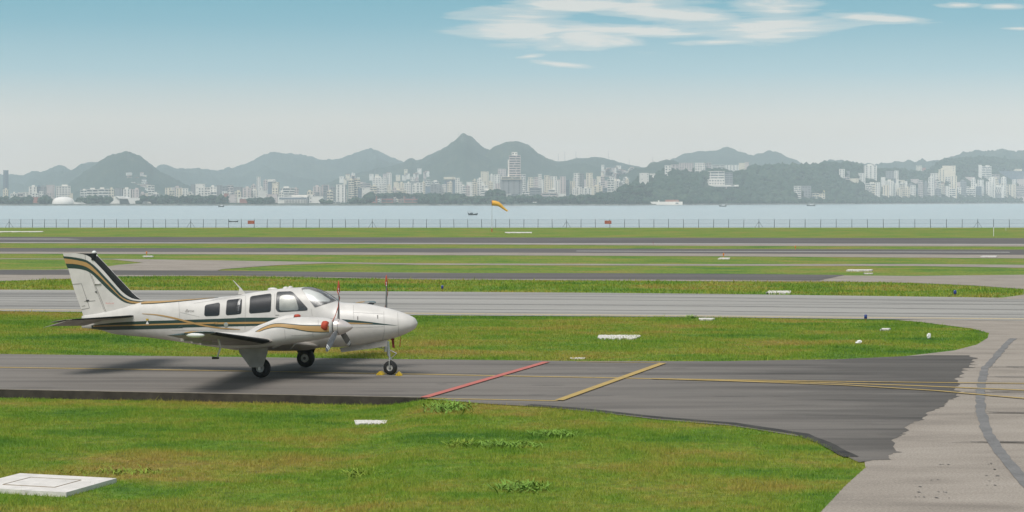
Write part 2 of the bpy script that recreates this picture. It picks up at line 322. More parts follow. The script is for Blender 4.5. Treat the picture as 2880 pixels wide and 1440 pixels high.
# --- apron on the right and the stand taxiway
sheet('apron', [(2020, 1350), (2064, 1288), (2095.8, 1255), (2120.6, 1227), (2156, 1195), (2177, 1176), (2175, 1160), (2200, 1000), (2240, 900), (2284.6, 895), (2401, 881.5), (2458, 866.6), (2484.6, 850), (2487.6, 838), (2443, 826), (2314.5, 810), (2250, 804.5), (2400, 804), (2576, 806), (E1, 810), (3100, 1350)], 0.0, M['pink'])
top = wpts([(-300, 887), (0, 890.8), (644, 899), (1037, 904), (1450, 908.5), (1807, 909), (2105.5, 904), (2336.6, 893.6)])
right = jag([(2336.6, 893.6), (2435.8, 894.1), (2448, 904.7), (2411, 947), (2400, 1000), (2350.8, 1032), (2301, 1060.6), (2262, 1092), (2244.5, 1128), (2237.4, 1154.4), (2159.5, 1163.2)], 0.08, 0.12, 3)
bot = wpts([(2159.5, 1163.2), (2088.7, 1127.9), (2017.8, 1099.5), (1840.8, 1071.2), (1663.7, 1056.5), (1505, 1037.9), (1371.8, 1024.5), (1221.7, 1016), (1065, 1002.5)]) + [(CB[0], CB[1]), (CA[0], CA[1])] + wpts([(-300, 974.5)])
poly = top + right + bot[1:]
sheet('stand_taxiway', poly, 0.004, M['asphalt'], px=False)
# raised kerb face on the near left side
dx, dy = CB[0] - CA[0], CB[1] - CA[1]; dl = math.hypot(dx, dy); ux, uy = dx / dl, dy / dl; AL = (CA[0] - ux * 14, CA[1] - uy * 14)
kb = MB(); n_ = (uy, -ux)
def kp(s, o, zz): return (AL[0] + ux * s + n_[0] * o, AL[1] + uy * s + n_[1] * o, zz)
LK = dl + 14.5
kb.add([kp(0, 0.07, -0.3), kp(LK, 0.07, -0.3), kp(LK, 0.07, 0.012), kp(0, 0.07, 0.012), kp(0, -0.02, 0.012), kp(LK, -0.02, 0.012), kp(0, -0.02, -0.3), kp(LK, -0.02, -0.3)],
       [(0, 1, 2, 3), (1, 7, 5, 2), (0, 3, 4, 6), (6, 4, 5, 7)], 0)
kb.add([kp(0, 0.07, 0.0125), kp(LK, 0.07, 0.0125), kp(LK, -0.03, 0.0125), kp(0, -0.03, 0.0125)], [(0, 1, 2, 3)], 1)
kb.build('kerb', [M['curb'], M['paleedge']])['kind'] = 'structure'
def band(name, pts, w, zz, matl, seed=0, rough=0.0):        # painted line or stripe of constant width along pixel points
    P = [Vector(gd(*p)) for p in pts]; Q = []
    for a, b in zip(P, P[1:]):
        k = max(1, int((b - a).length / (0.35 if rough else 2.0)))
        Q += [a.lerp(b, i / k) for i in range(k)]
    Q.append(P[-1]); rr = random.Random(seed); v = []; f = []
    for i, q in enumerate(Q):
        d = (Q[min(i + 1, len(Q) - 1)] - Q[max(i - 1, 0)]); d.z = 0; d.normalize(); nn = Vector((-d.y, d.x, 0)); hw = w / 2
        a_, b_ = hw * (1 + rr.uniform(-rough, rough)), hw * (1 + rr.uniform(-rough, rough))
        v += [(q.x + nn.x * a_, q.y + nn.y * a_, zz), (q.x - nn.x * b_, q.y - nn.y * b_, zz)]
        if i: f.append((2 * i - 2, 2 * i - 1, 2 * i + 1, 2 * i))
    mb = MB(); mb.add(v, f); o = mb.build(name, matl); o['kind'] = 'structure'; return o
M['wear'] = worn('tyre_wear', (0.20, 0.19, 0.175), .40, .60, under=(0.31, 0.297, 0.272))
for k_, (fr, w_) in enumerate([(.16, .5), (.30, .35), (.52, .55), (.74, .45), (.86, .25)]):
    band('taxiway_tyre_wear', [(x, a + (b - a) * fr) for x, a, b in [(-260, 727, 780), (0, 729, 783), (640, 731.5, 789), (1037, 733.7, 793), (1500, 736.8, 796), (1806, 739.7, 798.5), (2576, 750, 807), (2860, 754, 811)]], w_, 0.010, M['wear'], k_, .3)
band('centre_line', [(-200, 922), (0, 925), (500, 932.5), (1012, 941.5), (1238, 946), (1550, 951.5), (1664, 954.4), (2089, 964.2), (2300, 971), (2576, 982.6), (E1, 992)], 0.17, 0.012, M['yline'])
band('lead_line', [(1640, 953.6), (1800, 956.2), (2089, 960.7), (2300, 963.0), (2576, 965.9), (E1, 967)], 0.14, 0.016, M['yline'])
band('lead_line', [(1640, 954.4), (1850, 960.6), (2124, 970.2), (2350, 984), (2576, 1003.9), (E1, 1028)], 0.14, 0.020, M['yline'])
band('edge_line', [(1075, 1003.2), (1403, 1009.4)], 0.13, 0.012, M['yline'])
band('edge_line', [(1450, 910.9), (1660, 913.0)], 0.10, 0.012, M['yline'])
band('red_stand_line', [(1067, 1002), (1375, 912)], 0.19, 0.024, M['rline'])
band('yellow_stand_line', [(1406, 1009), (1668, 915)], 0.19, 0.024, M['yline'])
band('tar_repair_strip', [(2550, 851.6), (2535.6, 862), (2502.7, 901), (2478.4, 926), (2466, 982.7), (2467.7, 1035.8), (2482, 1085.4), (2513.7, 1135), (2576, 1209), (2650, 1290)], 0.19, 0.008, M['tar'], 5, 0.22)
band('asphalt_edge_shade_stain', [(1330, 1019), (1371.8, 1021.5), (1505, 1034), (1663.7, 1051.5), (1840.8, 1065.5), (2017.8, 1093), (2088.7, 1122), (2140, 1150)], 0.24, 0.010, mat('edge_shade_stain', (0.050, 0.046, 0.040), .9, nscale=1.5, namt=.5), 8, .18)  # dark band: edge shading painted in, together with darker staining
# rubber scuffs and short oil marks on the apron
rr = random.Random(11); sm = MB()
def mark(x, y, wx, wy):
    X, Y, _ = gd(x, y); a = wx / 2; b = wy / 2; v = [(X - a, Y + rr.uniform(-b, b) * .3, 0.007), (X - a * .3, Y - b, 0.007), (X + a * .5, Y - b * .8, 0.007), (X + a, Y + rr.uniform(-b, b) * .3, 0.007), (X + a * .3, Y + b, 0.007), (X - a * .6, Y + b * .7, 0.007)]
    sm.add(v, [(0, 1, 2, 3, 4, 5)])
for x, y in [(2300, 1238), (2370, 1239), (2310, 1252), (2372, 1253), (2354, 1208), (2500, 1167), (2498, 1182), (2495, 1198), (2490, 1210), (2500, 1222), (2378, 1170), (2302, 1225)]:
    for k in range(rr.randint(1, 3)): mark(x + rr.uniform(-17, 17), y + rr.uniform(-1.2, 1.2), rr.uniform(0.02, 0.06), rr.uniform(.03, .10))
for y, x0, x1 in [(947, 2420, 2560), (1037, 2420, 2600), (985, 2420, 2576), (1111, 2380, 2560), (923, 2440, 2560)]:
    for k in range(7):
        x = rr.uniform(x0, x1); X, Y, _ = gd(x, y + rr.uniform(-2, 3)); l = rr.uniform(.4, 1.6); w = rr.uniform(.015, .05)
        sm.add([(X, Y, .007), (X + l, Y - l * .16, .007), (X + l, Y - l * .16 + w, .007), (X, Y + w, .007)], [(0, 1, 2, 3)])
for k in range(24):
    x, y = rr.uniform(60, 2150), rr.uniform(915, 1000); mark(x, y, rr.uniform(.25, 1.3), rr.uniform(.03, .15))
sm.build('pavement_scuffs', mat('rubber_marks', (0.135, 0.125, 0.115), 0.85))['kind'] = 'structure'
# seawall and water
sw = MB(); sw.box((0, 305.6, -1.8), (1800, 2.4, 3.5)); sw.build('seawall', M['curb'])['kind'] = 'structure'
mw = bpy.data.materials.new('sea_water'); mw.use_nodes = True; t = mw.node_tree; b = t.nodes['Principled BSDF']; p = pos(t)
b.inputs['Base Color'].default_value = (0.50, 0.53, 0.52, 1); b.inputs['Roughness'].default_value = 0.22; b.inputs['IOR'].default_value = 1.33
hgt = mth(t, 'ADD', noise(t, p, 0.35, 4, 0.6, (0.5, 1.4, 1)), mth(t, 'MULTIPLY', noise(t, p, 0.012, 3, 0.5, (0.4, 1.0, 1)), 3.0))
bp = N(t, 'ShaderNodeBump', ins={'Strength': 0.12, 'Distance': 0.3}); L(t, hgt, bp.inputs['Height']); L(t, bp.outputs[0], b.inputs['Normal'])
grid('sea', np.linspace(-7000, 7000, 7), np.linspace(300, 8150, 7), lambda X, Y: (X, Y, SEA + 0 * X), mw)

# ---------------------------------------------------------------- grass blades (one mesh: nobody could count them)
def inpoly(X, Y, P):
    P = np.asarray(P); c = np.zeros(X.shape, bool); j = len(P) - 1
    for i in range(len(P)):
        xi, yi = P[i]; xj, yj = P[j]
        k = ((yi > Y) != (yj > Y)) & (X < (xj - xi) * (Y - yi) / (yj - yi + 1e-12) + xi); c ^= k; j = i
    return c
def blades(name, polyg, n, h, w, xr, yr, tall=0.02, clump=None):
    X = RNG.uniform(xr[0], xr[1], n); Y = RNG.uniform(yr[0], yr[1], n)
    px = CX + F * X / Y; k = inpoly(X, Y, polyg) & (px > -40) & (px < 2920) & (Y > 25.8); X, Y = X[k], Y[k]; n = len(X)
    cv = np.sin(X * 1.7 + np.sin(Y * .9) * 2) * np.sin(Y * 1.3 + np.sin(X * .6) * 2.2)
    hh = h * (0.55 + 0.75 * RNG.random(n)) * (1 + 0.35 * cv); hh[RNG.random(n) < tall] *= 1.9
    Z = gz(X, Y) - 0.005; a = RNG.uniform(0, 2 * np.pi, n); ww = w * RNG.uniform(.6, 1.3, n) / 2; le = hh * RNG.uniform(.1, .9, n); b_ = RNG.uniform(0, 2 * np.pi, n)
    V = np.empty((n, 3, 3), np.float32)
    V[:, 0] = np.stack([X - np.cos(a) * ww, Y - np.sin(a) * ww, Z], 1); V[:, 1] = np.stack([X + np.cos(a) * ww, Y + np.sin(a) * ww, Z], 1)
    V[:, 2] = np.stack([X + np.cos(b_) * le, Y + np.sin(b_) * le, Z + hh], 1)
    o = fastmesh(name, V.reshape(-1, 3), np.arange(3 * n).reshape(n, 3), M['blades'])
    r_ = np.repeat(np.clip(RNG.normal(.42, .2, n), 0, 1), 3).astype(np.float32); r_[2::3] = np.clip(r_[2::3] + .12, 0, 1)
    at_ = o.data.attributes.new('rnd', 'FLOAT', 'POINT'); at_.data.foreach_set('value', r_)
    return o
front = [AL, (CA[0] - n_[0] * -0.07, CA[1] - 0.09), (CB[0], CB[1] - 0.09)] + wpts([(1221.7, 1015), (1371.8, 1023.5), (1505, 1036.9), (1663.7, 1055.5), (1840.8, 1070), (2017.8, 1098), (2088.7, 1126), (2159.5, 1161), (2180, 1175), (2158, 1195), (2122, 1227), (2098, 1255), (2066, 1288), (2040, 1320)]) + [(-14, 24)]
tag(blades('grass', front, 620000, 0.048, 0.012, (-16, 12), (25.8, 45.5)), 'short green and straw coloured grass of the near lawn', 'grass', kind='stuff')
mid = wpts([(-100, 782), (0, 783.5), (640, 790), (1037, 793.5), (1806, 799), (2250, 805.5), (2314.5, 810.5), (2443, 826.5), (2487, 838.5), (2484, 850), (2458, 866), (2401, 881), (2284, 894.5), (2105.5, 903.4), (1807, 908), (1450, 907.6), (1037, 903), (644, 898), (0, 890), (-100, 889)])
tag(blades('grass', mid, 420000, 0.06, 0.022, (-24, 20), (50, 77), 0.01), 'mown grass of the strip directly behind the aeroplane', 'grass', kind='stuff')
farl = wpts([(-100, 712), (0, 707.5), (160, 702.5), (278, 697), (560, 694.5), (1037, 703.6), (1807, 708.6), (2100, 709.2), (2300, 713), (2450, 720), (2576, 729), (2570, 742), (2500, 749), (2400, 747.5), (1806, 739.2), (1037, 733), (0, 728.4), (-100, 727)])
tag(blades('grass', farl, 90000, 0.10, 0.06, (-34, 32), (83, 112), 0.01), 'grass strip beyond the grey concrete taxiway', 'grass', kind='stuff')
# weeds: each big clump on its own
M['weed'] = mat('weed_leaf', (0.20, 0.34, 0.06), 0.9, spec=0.1, nscale=3, namt=0.3)
M['weedlight'] = mat('pale_weed_leaf', (0.24, 0.32, 0.05), 0.9, spec=0.1, nscale=3, namt=0.3)
def weed(x0, x1, y, hgt, n, label, m='weed', seed=1, zz=0.0, dep=0.5):
    A = gd(x0, y, zz); B = gd(x1, y, zz); c = ((A[0] + B[0]) / 2, (A[1] + B[1]) / 2); L_ = B[0] - A[0]; rr = random.Random(seed); mb = MB()
    for i in range(n):
        bx = max(-L_ * .5, min(L_ * .5, rr.gauss(0, L_ * .22))); by = rr.gauss(0, dep * .4); a = rr.uniform(0, 6.28); l = hgt * rr.uniform(.6, 1.5); up = hgt * rr.uniform(.2, .72); w = rr.uniform(.006, .013); dx, dy = math.cos(a), math.sin(a)
        pts = [(bx + dx * l * t_ , by + dy * l * t_, up * (1.9 * t_ - 1.0 * t_ * t_)) for t_ in (0, .35, .7, 1)]
        v = []
        for j, q in enumerate(pts):
            ww = w * (1, 1.1, .8, .1)[j]; v += [(q[0] - dy * ww, q[1] + dx * ww, q[2]), (q[0] + dy * ww, q[1] - dx * ww, q[2] + .002)]
        mb.add(v, [(0, 1, 3, 2), (2, 3, 5, 4), (4, 5, 7, 6)])
    z0 = float(gz(np.array(c[0]), np.array(c[1])))
    return tag(mb.build('weed_clump', M[m], loc=(c[0], c[1], z0 - .01)), label, 'weed', 'weed clumps in the near lawn')
weed(1175, 1365, 1121, 0.16, 240, 'long low clump of bright green weeds in the middle of the near lawn', seed=1)
weed(1335, 1465, 1094, 0.15, 200, 'bright weed clump nearest the yellow stand line, behind the long clump', seed=2)
weed(1238, 1392, 1228, 0.17, 230, 'dark green spiky weed clump low in the lawn near the bottom edge', seed=3)
weed(1065, 1190, 1028, 0.20, 330, 'leafy weeds growing over the kerb where the red line ends', seed=4, dep=1.1)
weed(860, 965, 1172, 0.12, 120, 'small pale weed clump below the half-buried white slab', 'weedlight', seed=5)
weed(1115, 1200, 1118, 0.16, 60, 'thin yellowish weeds left of the long bright clump', 'weedlight', seed=6)
weed(150, 470, 1188, 0.12, 170, 'straggling row of pale weeds behind the big near slab', 'weedlight', seed=7, zz=-.17)
weed(640, 1010, 1276, 0.14, 300, 'wide weed patch at the bottom edge of the lawn', 'weedlight', seed=8)
weed(1722, 1760, 800, 0.22, 90, 'dark weed clump at the far kerb beside the thin white slab', seed=9)
# ---------------------------------------------------------------- the aeroplane (local frame: x forward, y port, z up)
PSI = R(14.4); PX0, PY0 = -5.52, 48.23; cs, sn = math.cos(PSI), math.sin(PSI)
def pl(px, py, r=0.0):                  # pixel -> (x, z) in the aeroplane's frame on the plane r metres to starboard
    q = (px - CX) / F
    x = (q * (PY0 - cs * r) + sn * r - PX0) / (cs + q * sn)
    Y = PY0 - sn * x - cs * r
    return x, H - (py - HY) / F * Y
def cA(x, y): return (130 + x / 3.22, 680 + y / 3.22)
def cB(x, y): return (480 + x / 3.68, 740 + y / 3.68)
def cC(x, y): return (820 + x / 4.025, 760 + y / 4.025)
def cD(x, y): return (140 + x / 4.6, 680 + y / 4.6)
plane = empty('aeroplane', (PX0, PY0, 0.006), -PSI, 'white twin-propeller light aeroplane with dark green and gold stripes, parked on the asphalt', 'aeroplane')
def pchip(xs_, ys_):
    xs_ = np.array(xs_, float); ys_ = np.array(ys_, float); o = np.argsort(xs_); xs_, ys_ = xs_[o], ys_[o]
    h = np.diff(xs_); d = np.diff(ys_) / h; m = np.zeros_like(ys_); m[0], m[-1] = d[0], d[-1]
    for i in range(1, len(ys_) - 1):
        if d[i - 1] * d[i] > 0: w1, w2 = 2 * h[i] + h[i - 1], h[i] + 2 * h[i - 1]; m[i] = (w1 + w2) / (w1 / d[i - 1] + w2 / d[i])
    def f(x):
        x = min(max(x, xs_[0]), xs_[-1]); i = min(max(int(np.searchsorted(xs_, x)) - 1, 0), len(h) - 1); t_ = (x - xs_[i]) / h[i]
        return float((2*t_**3-3*t_**2+1)*ys_[i] + (t_**3-2*t_**2+t_)*h[i]*m[i] + (-2*t_**3+3*t_**2)*ys_[i+1] + (t_**3-t_**2)*h[i]*m[i+1])
    return f
tops = [pl(*p) for p in [cA(560, 640), cA(700, 590), cA(900, 545), cA(1100, 536), cA(1300, 520), cA(1500, 508), cA(1771, 480), cB(770, 320), cB(1000, 285), cB(1240, 258), cB(1380, 250), cC(100, 197), cC(200, 197), cC(300, 222), cC(400, 272), cC(500, 338), cC(545, 366), cC(700, 375), cC(850, 385), cC(1000, 412), cC(1100, 435), cC(1250, 480), cC(1350, 520), cC(1398, 550)]]
bots = [pl(*p) for p in [cA(480, 798), cA(620, 838), cA(900, 865), cA(1200, 905), cA(1400, 935), cA(1640, 968), cB(720, 903), cB(1000, 896), cC(300, 880), cC(500, 872), cC(700, 863), cC(900, 835), cC(1100, 790), cC(1250, 740), cC(1350, 692), cC(1398, 660)]]
XN = 3.372; zn = pl(*cC(1424, 605))[1]
tops = [(-5.35, tops[0][1] - .10)] + tops[1:] + [(XN, zn + .02)]
bots = [(-5.35, pl(*cA(395, 782))[1])] + bots + [(XN, zn - .02)]
ftop = pchip(*zip(*tops)); fbot = pchip(*zip(*bots))
fw = pchip([-5.35, -4.6, -3.5, -2.5, -1.6, -0.6, 0.4, 1.2, 1.9, 2.4, 2.8, 3.05, 3.22, 3.32, XN], [.035, .13, .26, .375, .475, .53, .545, .53, .485, .41, .32, .245, .175, .11, .03])
def fzc(x): return fbot(x) + (ftop(x) - fbot(x)) * (0.44 if x > -1 else max(.5, .44))
def fn(x): return 2.05 + 0.55 * max(0, min(1, (2.2 - x) / 1.0)) * max(0, min(1, (x + 4.5) / 2.0))
def fpt(x, a):                           # a: angle around the section, 90 deg is the roof
    n = fn(x); c, s = math.cos(a), math.sin(a); zc = fzc(x); hh = (ftop(x) - zc) if s >= 0 else (zc - fbot(x))
    return (x, fw(x) * math.copysign(abs(c) ** (2 / n), c), zc + hh * math.copysign(abs(s) ** (2 / n), s))
def fside(x, zz, off=0.004, side=-1):    # point on the skin at (x, z), lifted off along the skin's normal
    n = fn(x); zc = fzc(x); up = zz >= zc; hh = (ftop(x) - zc) if up else (zc - fbot(x)); s = min(abs(zz - zc) / hh, 0.9995); w = fw(x)
    yy = (1 - s ** n) ** (1 / n); ny = yy ** (n - 1) / w; nz = s ** (n - 1) / hh; l = math.hypot(ny, nz) or 1
    zq = zc + (1 if up else -1) * s * hh
    return (x, side * (w * yy + off * ny / l), zq + (1 if up else -1) * off * nz / l)
def p2f(p, off=0.004, side=-1):
    r = .5
    for _ in range(5):
        x, zz = pl(p[0], p[1], r); x = min(x, XN - .01); r = abs(fside(x, zz, 0)[1])
    return x, zz
xsF = np.concatenate([np.linspace(-5.35, 1.0, 64), np.linspace(1.03, 2.9, 40), XN - (XN - 2.93) * (np.linspace(1, 0, 22) ** 1.8)])
fu = MB(); fu.loft([[fpt(float(x), 2 * math.pi * (i + .5) / 64) for i in range(64)] for x in xsF]); fus = fu.build('fuselage', M['paint'], plane, True)

def resamp(P, n):
    P = [Vector(p) for p in P]; d = [0]
    for a, b in zip(P, P[1:]): d.append(d[-1] + (b - a).length)
    o = []
    for i in range(n):
        t_ = d[-1] * i / (n - 1); k = 0
        while k < len(d) - 2 and d[k + 1] < t_: k += 1
        o.append(P[k].lerp(P[k + 1], (t_ - d[k]) / max(d[k + 1] - d[k], 1e-9)))
    return o
def smooth(P, it=2):
    P = [Vector(p) for p in P]
    for _ in range(it):
        Q = [P[0]]
        for a, b in zip(P, P[1:]): Q += [a.lerp(b, .25), a.lerp(b, .75)]
        Q.append(P[-1]); P = Q
    return P
def ribbon(name, up, lo, proj, matl, parent, n=60, rows=4, sm=2):
    U = resamp(smooth([(*p, 0) for p in up], sm), n); Lw = resamp(smooth([(*p, 0) for p in lo], sm), n); v = []
    for k in range(rows + 1): v += [proj(U[i].lerp(Lw[i], k / rows)) for i in range(n)]
    f = [(k * n + i, k * n + i + 1, (k + 1) * n + i + 1, (k + 1) * n + i) for k in range(rows) for i in range(n - 1)]
    mb = MB(); mb.add(v, f); return mb.build(name, matl, parent, True)
def PF(off, side=-1): return lambda p: fside(*p2f((p[0], p[1])), off, side)
def patch(name, poly, proj, matl, parent, rnd=2, scale=1.0, rings=7, dens=48):
    P = [Vector((*p, 0)) for p in poly]; P.append(P[0])
    Q = []
    for i in range(len(P) - 1):       # round the corners
        a, b, c = P[i - 1] if i else P[-2], P[i], P[i + 1]
        r_ = min(rnd, (b - a).length * .45, (c - b).length * .45)
        s_, e_ = b + (a - b).normalized() * r_, b + (c - b).normalized() * r_
        for k in range(5): t_ = k / 4; Q.append((s_ * (1 - t_) ** 2 + b * 2 * t_ * (1 - t_) + e_ * t_ ** 2))
    Q.append(Q[0]); Q = resamp(Q, dens + 1)[:-1]; c = sum(Q, Vector()) / dens; v = []; f = []
    for k in range(rings):
        s_ = scale * (1 - k / rings); v += [proj(c + (q - c) * s_) for q in Q]
        if k: f += [((k - 1) * dens + i, (k - 1) * dens + (i + 1) % dens, k * dens + (i + 1) % dens, k * dens + i) for i in range(dens)]
    v.append(proj(c)); f += [((rings - 1) * dens + i, (rings - 1) * dens + (i + 1) % dens, len(v) - 1) for i in range(dens)]
    mb = MB(); mb.add(v, f); return mb.build(name, matl, parent, True)
# stripes on the side
ribbon('green_stripe', [cA(410, 758), cA(600, 735), cA(820, 722), cA(1300, 708), cA(1771, 692), cB(650, 567), cB(1150, 566), cC(100, 540), cC(560, 555), cC(750, 572), cC(900, 590), cC(1050, 610), cC(1200, 628)],
       [cA(410, 790), cA(490, 802), cA(760, 797), cA(1000, 791), cA(1300, 782), cB(0, 673), cB(400, 662), cB(900, 652), cC(100, 610), cC(600, 612), cC(800, 614), cC(950, 618), cC(1100, 624), cC(1200, 629)], PF(.004), M['green'], fus, 110, 6)
ribbon('gold_stripe', [cA(425, 762), cA(760, 752), cA(1000, 745), cA(1300, 735), cA(1600, 727), cB(400, 617), cB(700, 612), cB(1100, 608)], [cA(425, 771), cA(760, 763), cA(1000, 757), cA(1300, 750), cA(1600, 743), cB(400, 636), cB(700, 632), cB(1100, 628)], PF(.007), M['gold'], fus, 70, 2)
ribbon('gold_stripe', [cC(560, 588), cC(640, 594), cC(800, 600), cC(920, 607)], [cC(560, 600), cC(640, 610), cC(800, 613), cC(920, 609)], PF(.007), M['gold'], fus, 20, 2)
ribbon('gold_swoosh', [cA(870, 652), cA(1000, 657), cA(1150, 682), cA(1300, 723), cA(1450, 758), cA(1600, 780), cB(720, 686)], [cA(870, 656), cA(1000, 667), cA(1150, 697), cA(1300, 740), cA(1450, 773), cA(1600, 792), cB(720, 691)], PF(.009), M['gold'], fus, 60, 2)
# cabin windows
wins = [[cB(358, 440), cB(508, 412), cB(503, 545), cB(350, 550)], [cB(585, 388), cB(737, 372), cB(728, 528), cB(573, 540)], [cB(828, 350), cB(1040, 320), cB(1033, 505), cB(815, 522)]]
for w in wins:
    o = patch('cabin_window', w, PF(.010), M['pane'], fus, 6)
    patch('window_frame', w, PF(.005), M['glassback'], o, 6, 1.045)
w = [cB(1105, 305), cB(1255, 300), cB(1412, 470), cB(1408, 489), cB(1120, 507), cB(1093, 480)]
o = patch('cockpit_window', w, PF(.012), M['wscreen'], fus, 5)
patch('window_frame', w, PF(.005), M['glassback'], o, 5, 1.05)
patch('sunshade', [cB(1128, 342), cB(1195, 330), cB(1285, 345), cB(1305, 400), cB(1330, 492), cB(1125, 498)], PF(.008), mat('frosted_sunshade', (0.86, 0.83, 0.77), 0.7, nscale=3, namt=0.2), o, 8)
ws = [cC(112, 213), cC(150, 198), cC(205, 197), cC(300, 224), cC(400, 276), cC(502, 344), cC(430, 372), cC(335, 398), cC(265, 424)]
for sd in (-1, 1):
    o = patch('windscreen', ws, PF(.012, sd), M['wscreen'], fus, 2, rings=12, dens=80)
    patch('windscreen_frame', ws, PF(.005, sd), mat('windscreen_seal', (0.30, 0.29, 0.28), .6), o, 2, 1.03, rings=12, dens=80)
    if sd < 0:
        patch('sunshade', [cC(120, 226), cC(200, 222), cC(310, 262), cC(432, 345), cC(430, 362), cC(300, 357), cC(230, 340), cC(205, 345)], PF(.0085, sd), mat('sunshade_reflection', (0.80, 0.80, 0.78), 0.5), o, 2, rings=10)  # white windscreen reflection painted into the silver sunshade patch
        patch('dashboard', [cC(210, 352), cC(300, 362), cC(415, 376), cC(265, 420)], PF(.0080, sd), M['glassback'], o, 2)
class SB(MB):
    pass
def seams(sb, parent):
    import itertools
    for a, b in sb.cuts:
        mb = MB(); v = sb.v[a[0]:b[0]]; mb.add(v, [tuple(i - a[0] for i in f) for f in sb.f[a[1]:b[1]]]); mb.build('panel_seam', M['seam'], parent)
def line(mb, pts, proj, w=0.006, m=0):        # thin seam line drawn on the skin
    st = (len(mb.v), len(mb.f))
    for a, b in zip(pts, pts[1:]):
        k = max(1, int(math.hypot(b[0] - a[0], b[1] - a[1]) / 5)); Q = [proj(Vector((a[0] + (b[0] - a[0]) * i / k, a[1] + (b[1] - a[1]) * i / k, 0))) for i in range(k + 1)]
        for p, q in zip(Q, Q[1:]):
            d = Vector(q) - Vector(p); nn = Vector((-d.z, 0, d.x)); nn = nn.normalized() * w / 2 if nn.length else Vector((0, 0, w / 2))
            mb.add([Vector(p) + nn, Vector(p) - nn, Vector(q) - nn, Vector(q) + nn], [(0, 1, 2, 3)], m)
    if not hasattr(mb, 'cuts'): mb.cuts = []
    mb.cuts.append((st, (len(mb.v), len(mb.f))))
sb = MB()
for pts in [[cC(1045, 470), cC(1050, 700), cC(1030, 790)], [cA(1771, 482), cA(1500, 530)], [cB(770, 335), cB(560, 372), cB(240, 420)], [cC(222, 440), cC(235, 520)], [cB(775, 340), cB(770, 700)], [cB(1075, 320), cB(1080, 540)], [cA(1200, 545), cA(1210, 690)], [cA(1210, 640), cB(300, 560)], [cB(10, 700), cB(700, 690)], [cC(700, 400), cC(705, 560)], [cC(705, 480), cC(1045, 500)], [cC(560, 660), cC(1040, 640)], [cC(600, 620), cC(610, 860)], [cC(1200, 480), cC(1215, 760)]]: line(sb, pts, PF(.0045), .004)
for p in [cC(750, 545), cC(975, 530)]:
    line(sb, [(p[0], p[1] - 5), (p[0], p[1] + 5)], PF(.0055), .022)
line(sb, [cB(1085, 542), cB(1125, 540)], PF(.0055), .012)
seams(sb, fus)
mb = MB()
for p, r_ in [(cB(575, 640), .055)]:
    c = PF(.0)(Vector((*p, 0))); mb.lathe((c[0], c[1] - .004, c[2]), (0, -1, 0), [(0, r_), (.012, r_), (.014, r_ * .7)], 20)
mb.build('static_port', M['steel'], fus)
patch('warning_triangle', [cA(917, 718), cA(932, 748), cA(902, 748)], PF(.011), M['whitep'], fus, .5, dens=24, rings=3)
patch('warning_plate', [cA(905, 698), cA(928, 698), cA(928, 714), cA(905, 714)], PF(.011), M['yellowchock'], fus, .5, dens=24, rings=3)
# writing
def text(body, font_h, p, proj_off, matl, parent, shear=0.0, r=None, name='lettering'):
    cu = bpy.data.curves.new(name, 'FONT'); cu.body = body; cu.size = font_h; cu.shear = shear; cu.extrude = 0.0
    ob = bpy.data.objects.new('tmp', cu); COL.objects.link(ob); dg = bpy.context.evaluated_depsgraph_get(); me = bpy.data.meshes.new_from_object(ob.evaluated_get(dg)); bpy.data.objects.remove(ob)
    if r is None: x0, z0 = p2f(p); 
    else: x0, z0 = pl(p[0], p[1], r)
    for v in me.vertices:
        x, zz = x0 + v.co.x, z0 + v.co.y
        v.co = fside(x, zz, proj_off) if r is None else (x, -r, zz)
    me.materials.clear(); me.materials.append(matl); o = bpy.data.objects.new(name, me); COL.objects.link(o); o.parent = parent; return o
text('Baron', .10, cA(1255, 638), .008, M['greytxt'], fus, .5)
# roof fittings
mb = MB(); b0 = pl(*cB(700, 322)); b1 = pl(*cB(775, 318)); tp = pl(*cB(642, 178))
mb.loft([[(b0[0], -.012, b0[1] - .01), (b1[0], -.012, b1[1] - .01), (b1[0], .012, b1[1] - .01), (b0[0], .012, b0[1] - .01)], [(pl(*cB(712, 262))[0], -.008, pl(*cB(712, 262))[1]), (pl(*cB(722, 262))[0] + .02, -.008, pl(*cB(722, 262))[1]), (pl(*cB(722, 262))[0] + .02, .008, pl(*cB(722, 262))[1]), (pl(*cB(712, 262))[0], .008, pl(*cB(712, 262))[1])], [(tp[0], -.003, tp[1]), (tp[0] + .012, -.003, tp[1]), (tp[0] + .012, .003, tp[1]), (tp[0], .003, tp[1])]])
mb.build('blade_aerial', M['paint'], plane)
for (xx, yy, l) in [(1055, 268, .26), (1190, 258, .14), (1240, 252, .12)]:
    c = pl(*cB(xx, yy + 6)); mb = MB(); mb.ball((c[0], 0, c[1]), (l / 2, .07, .045), 16); mb.build('aerial_dome', M['paint'], plane, True)

# --- fin, rudder
def fz(p, r=0.0): return pl(p[0], p[1], r)
LEp = [cD(1215, 775), cD(1190, 752), cD(1120, 705), cD(1050, 640), cD(900, 480), cD(760, 330), cD(640, 205), cD(600, 165)]
TEp = [cD(455, 1040), cD(410, 885), cD(350, 720), (cD(300, 570)), cD(240, 350), cD(180, 180), cD(168, 150)]
LE = smooth([(*fz(p), 0) for p in LEp], 1); TE = [(*fz(p), 0) for p in TEp]
zt = fz(cD(168, 150))[1]; zb = fz(cD(455, 1040))[1] - .12
le = pchip([p[1] for p in LE] + [zb - .2], [p[0] for p in LE] + [LE[0][0] + .3]); te = pchip([p[1] for p in TE][::-1][::-1] + [zb - .01], [p[0] for p in TE] + [TE[0][0] + .02])
HIN = pchip([fz(cD(755, 980))[1], fz(cD(540, 430))[1], fz(cD(470, 215))[1]], [fz(cD(755, 980))[0], fz(cD(540, 430))[0], fz(cD(470, 215))[0]])
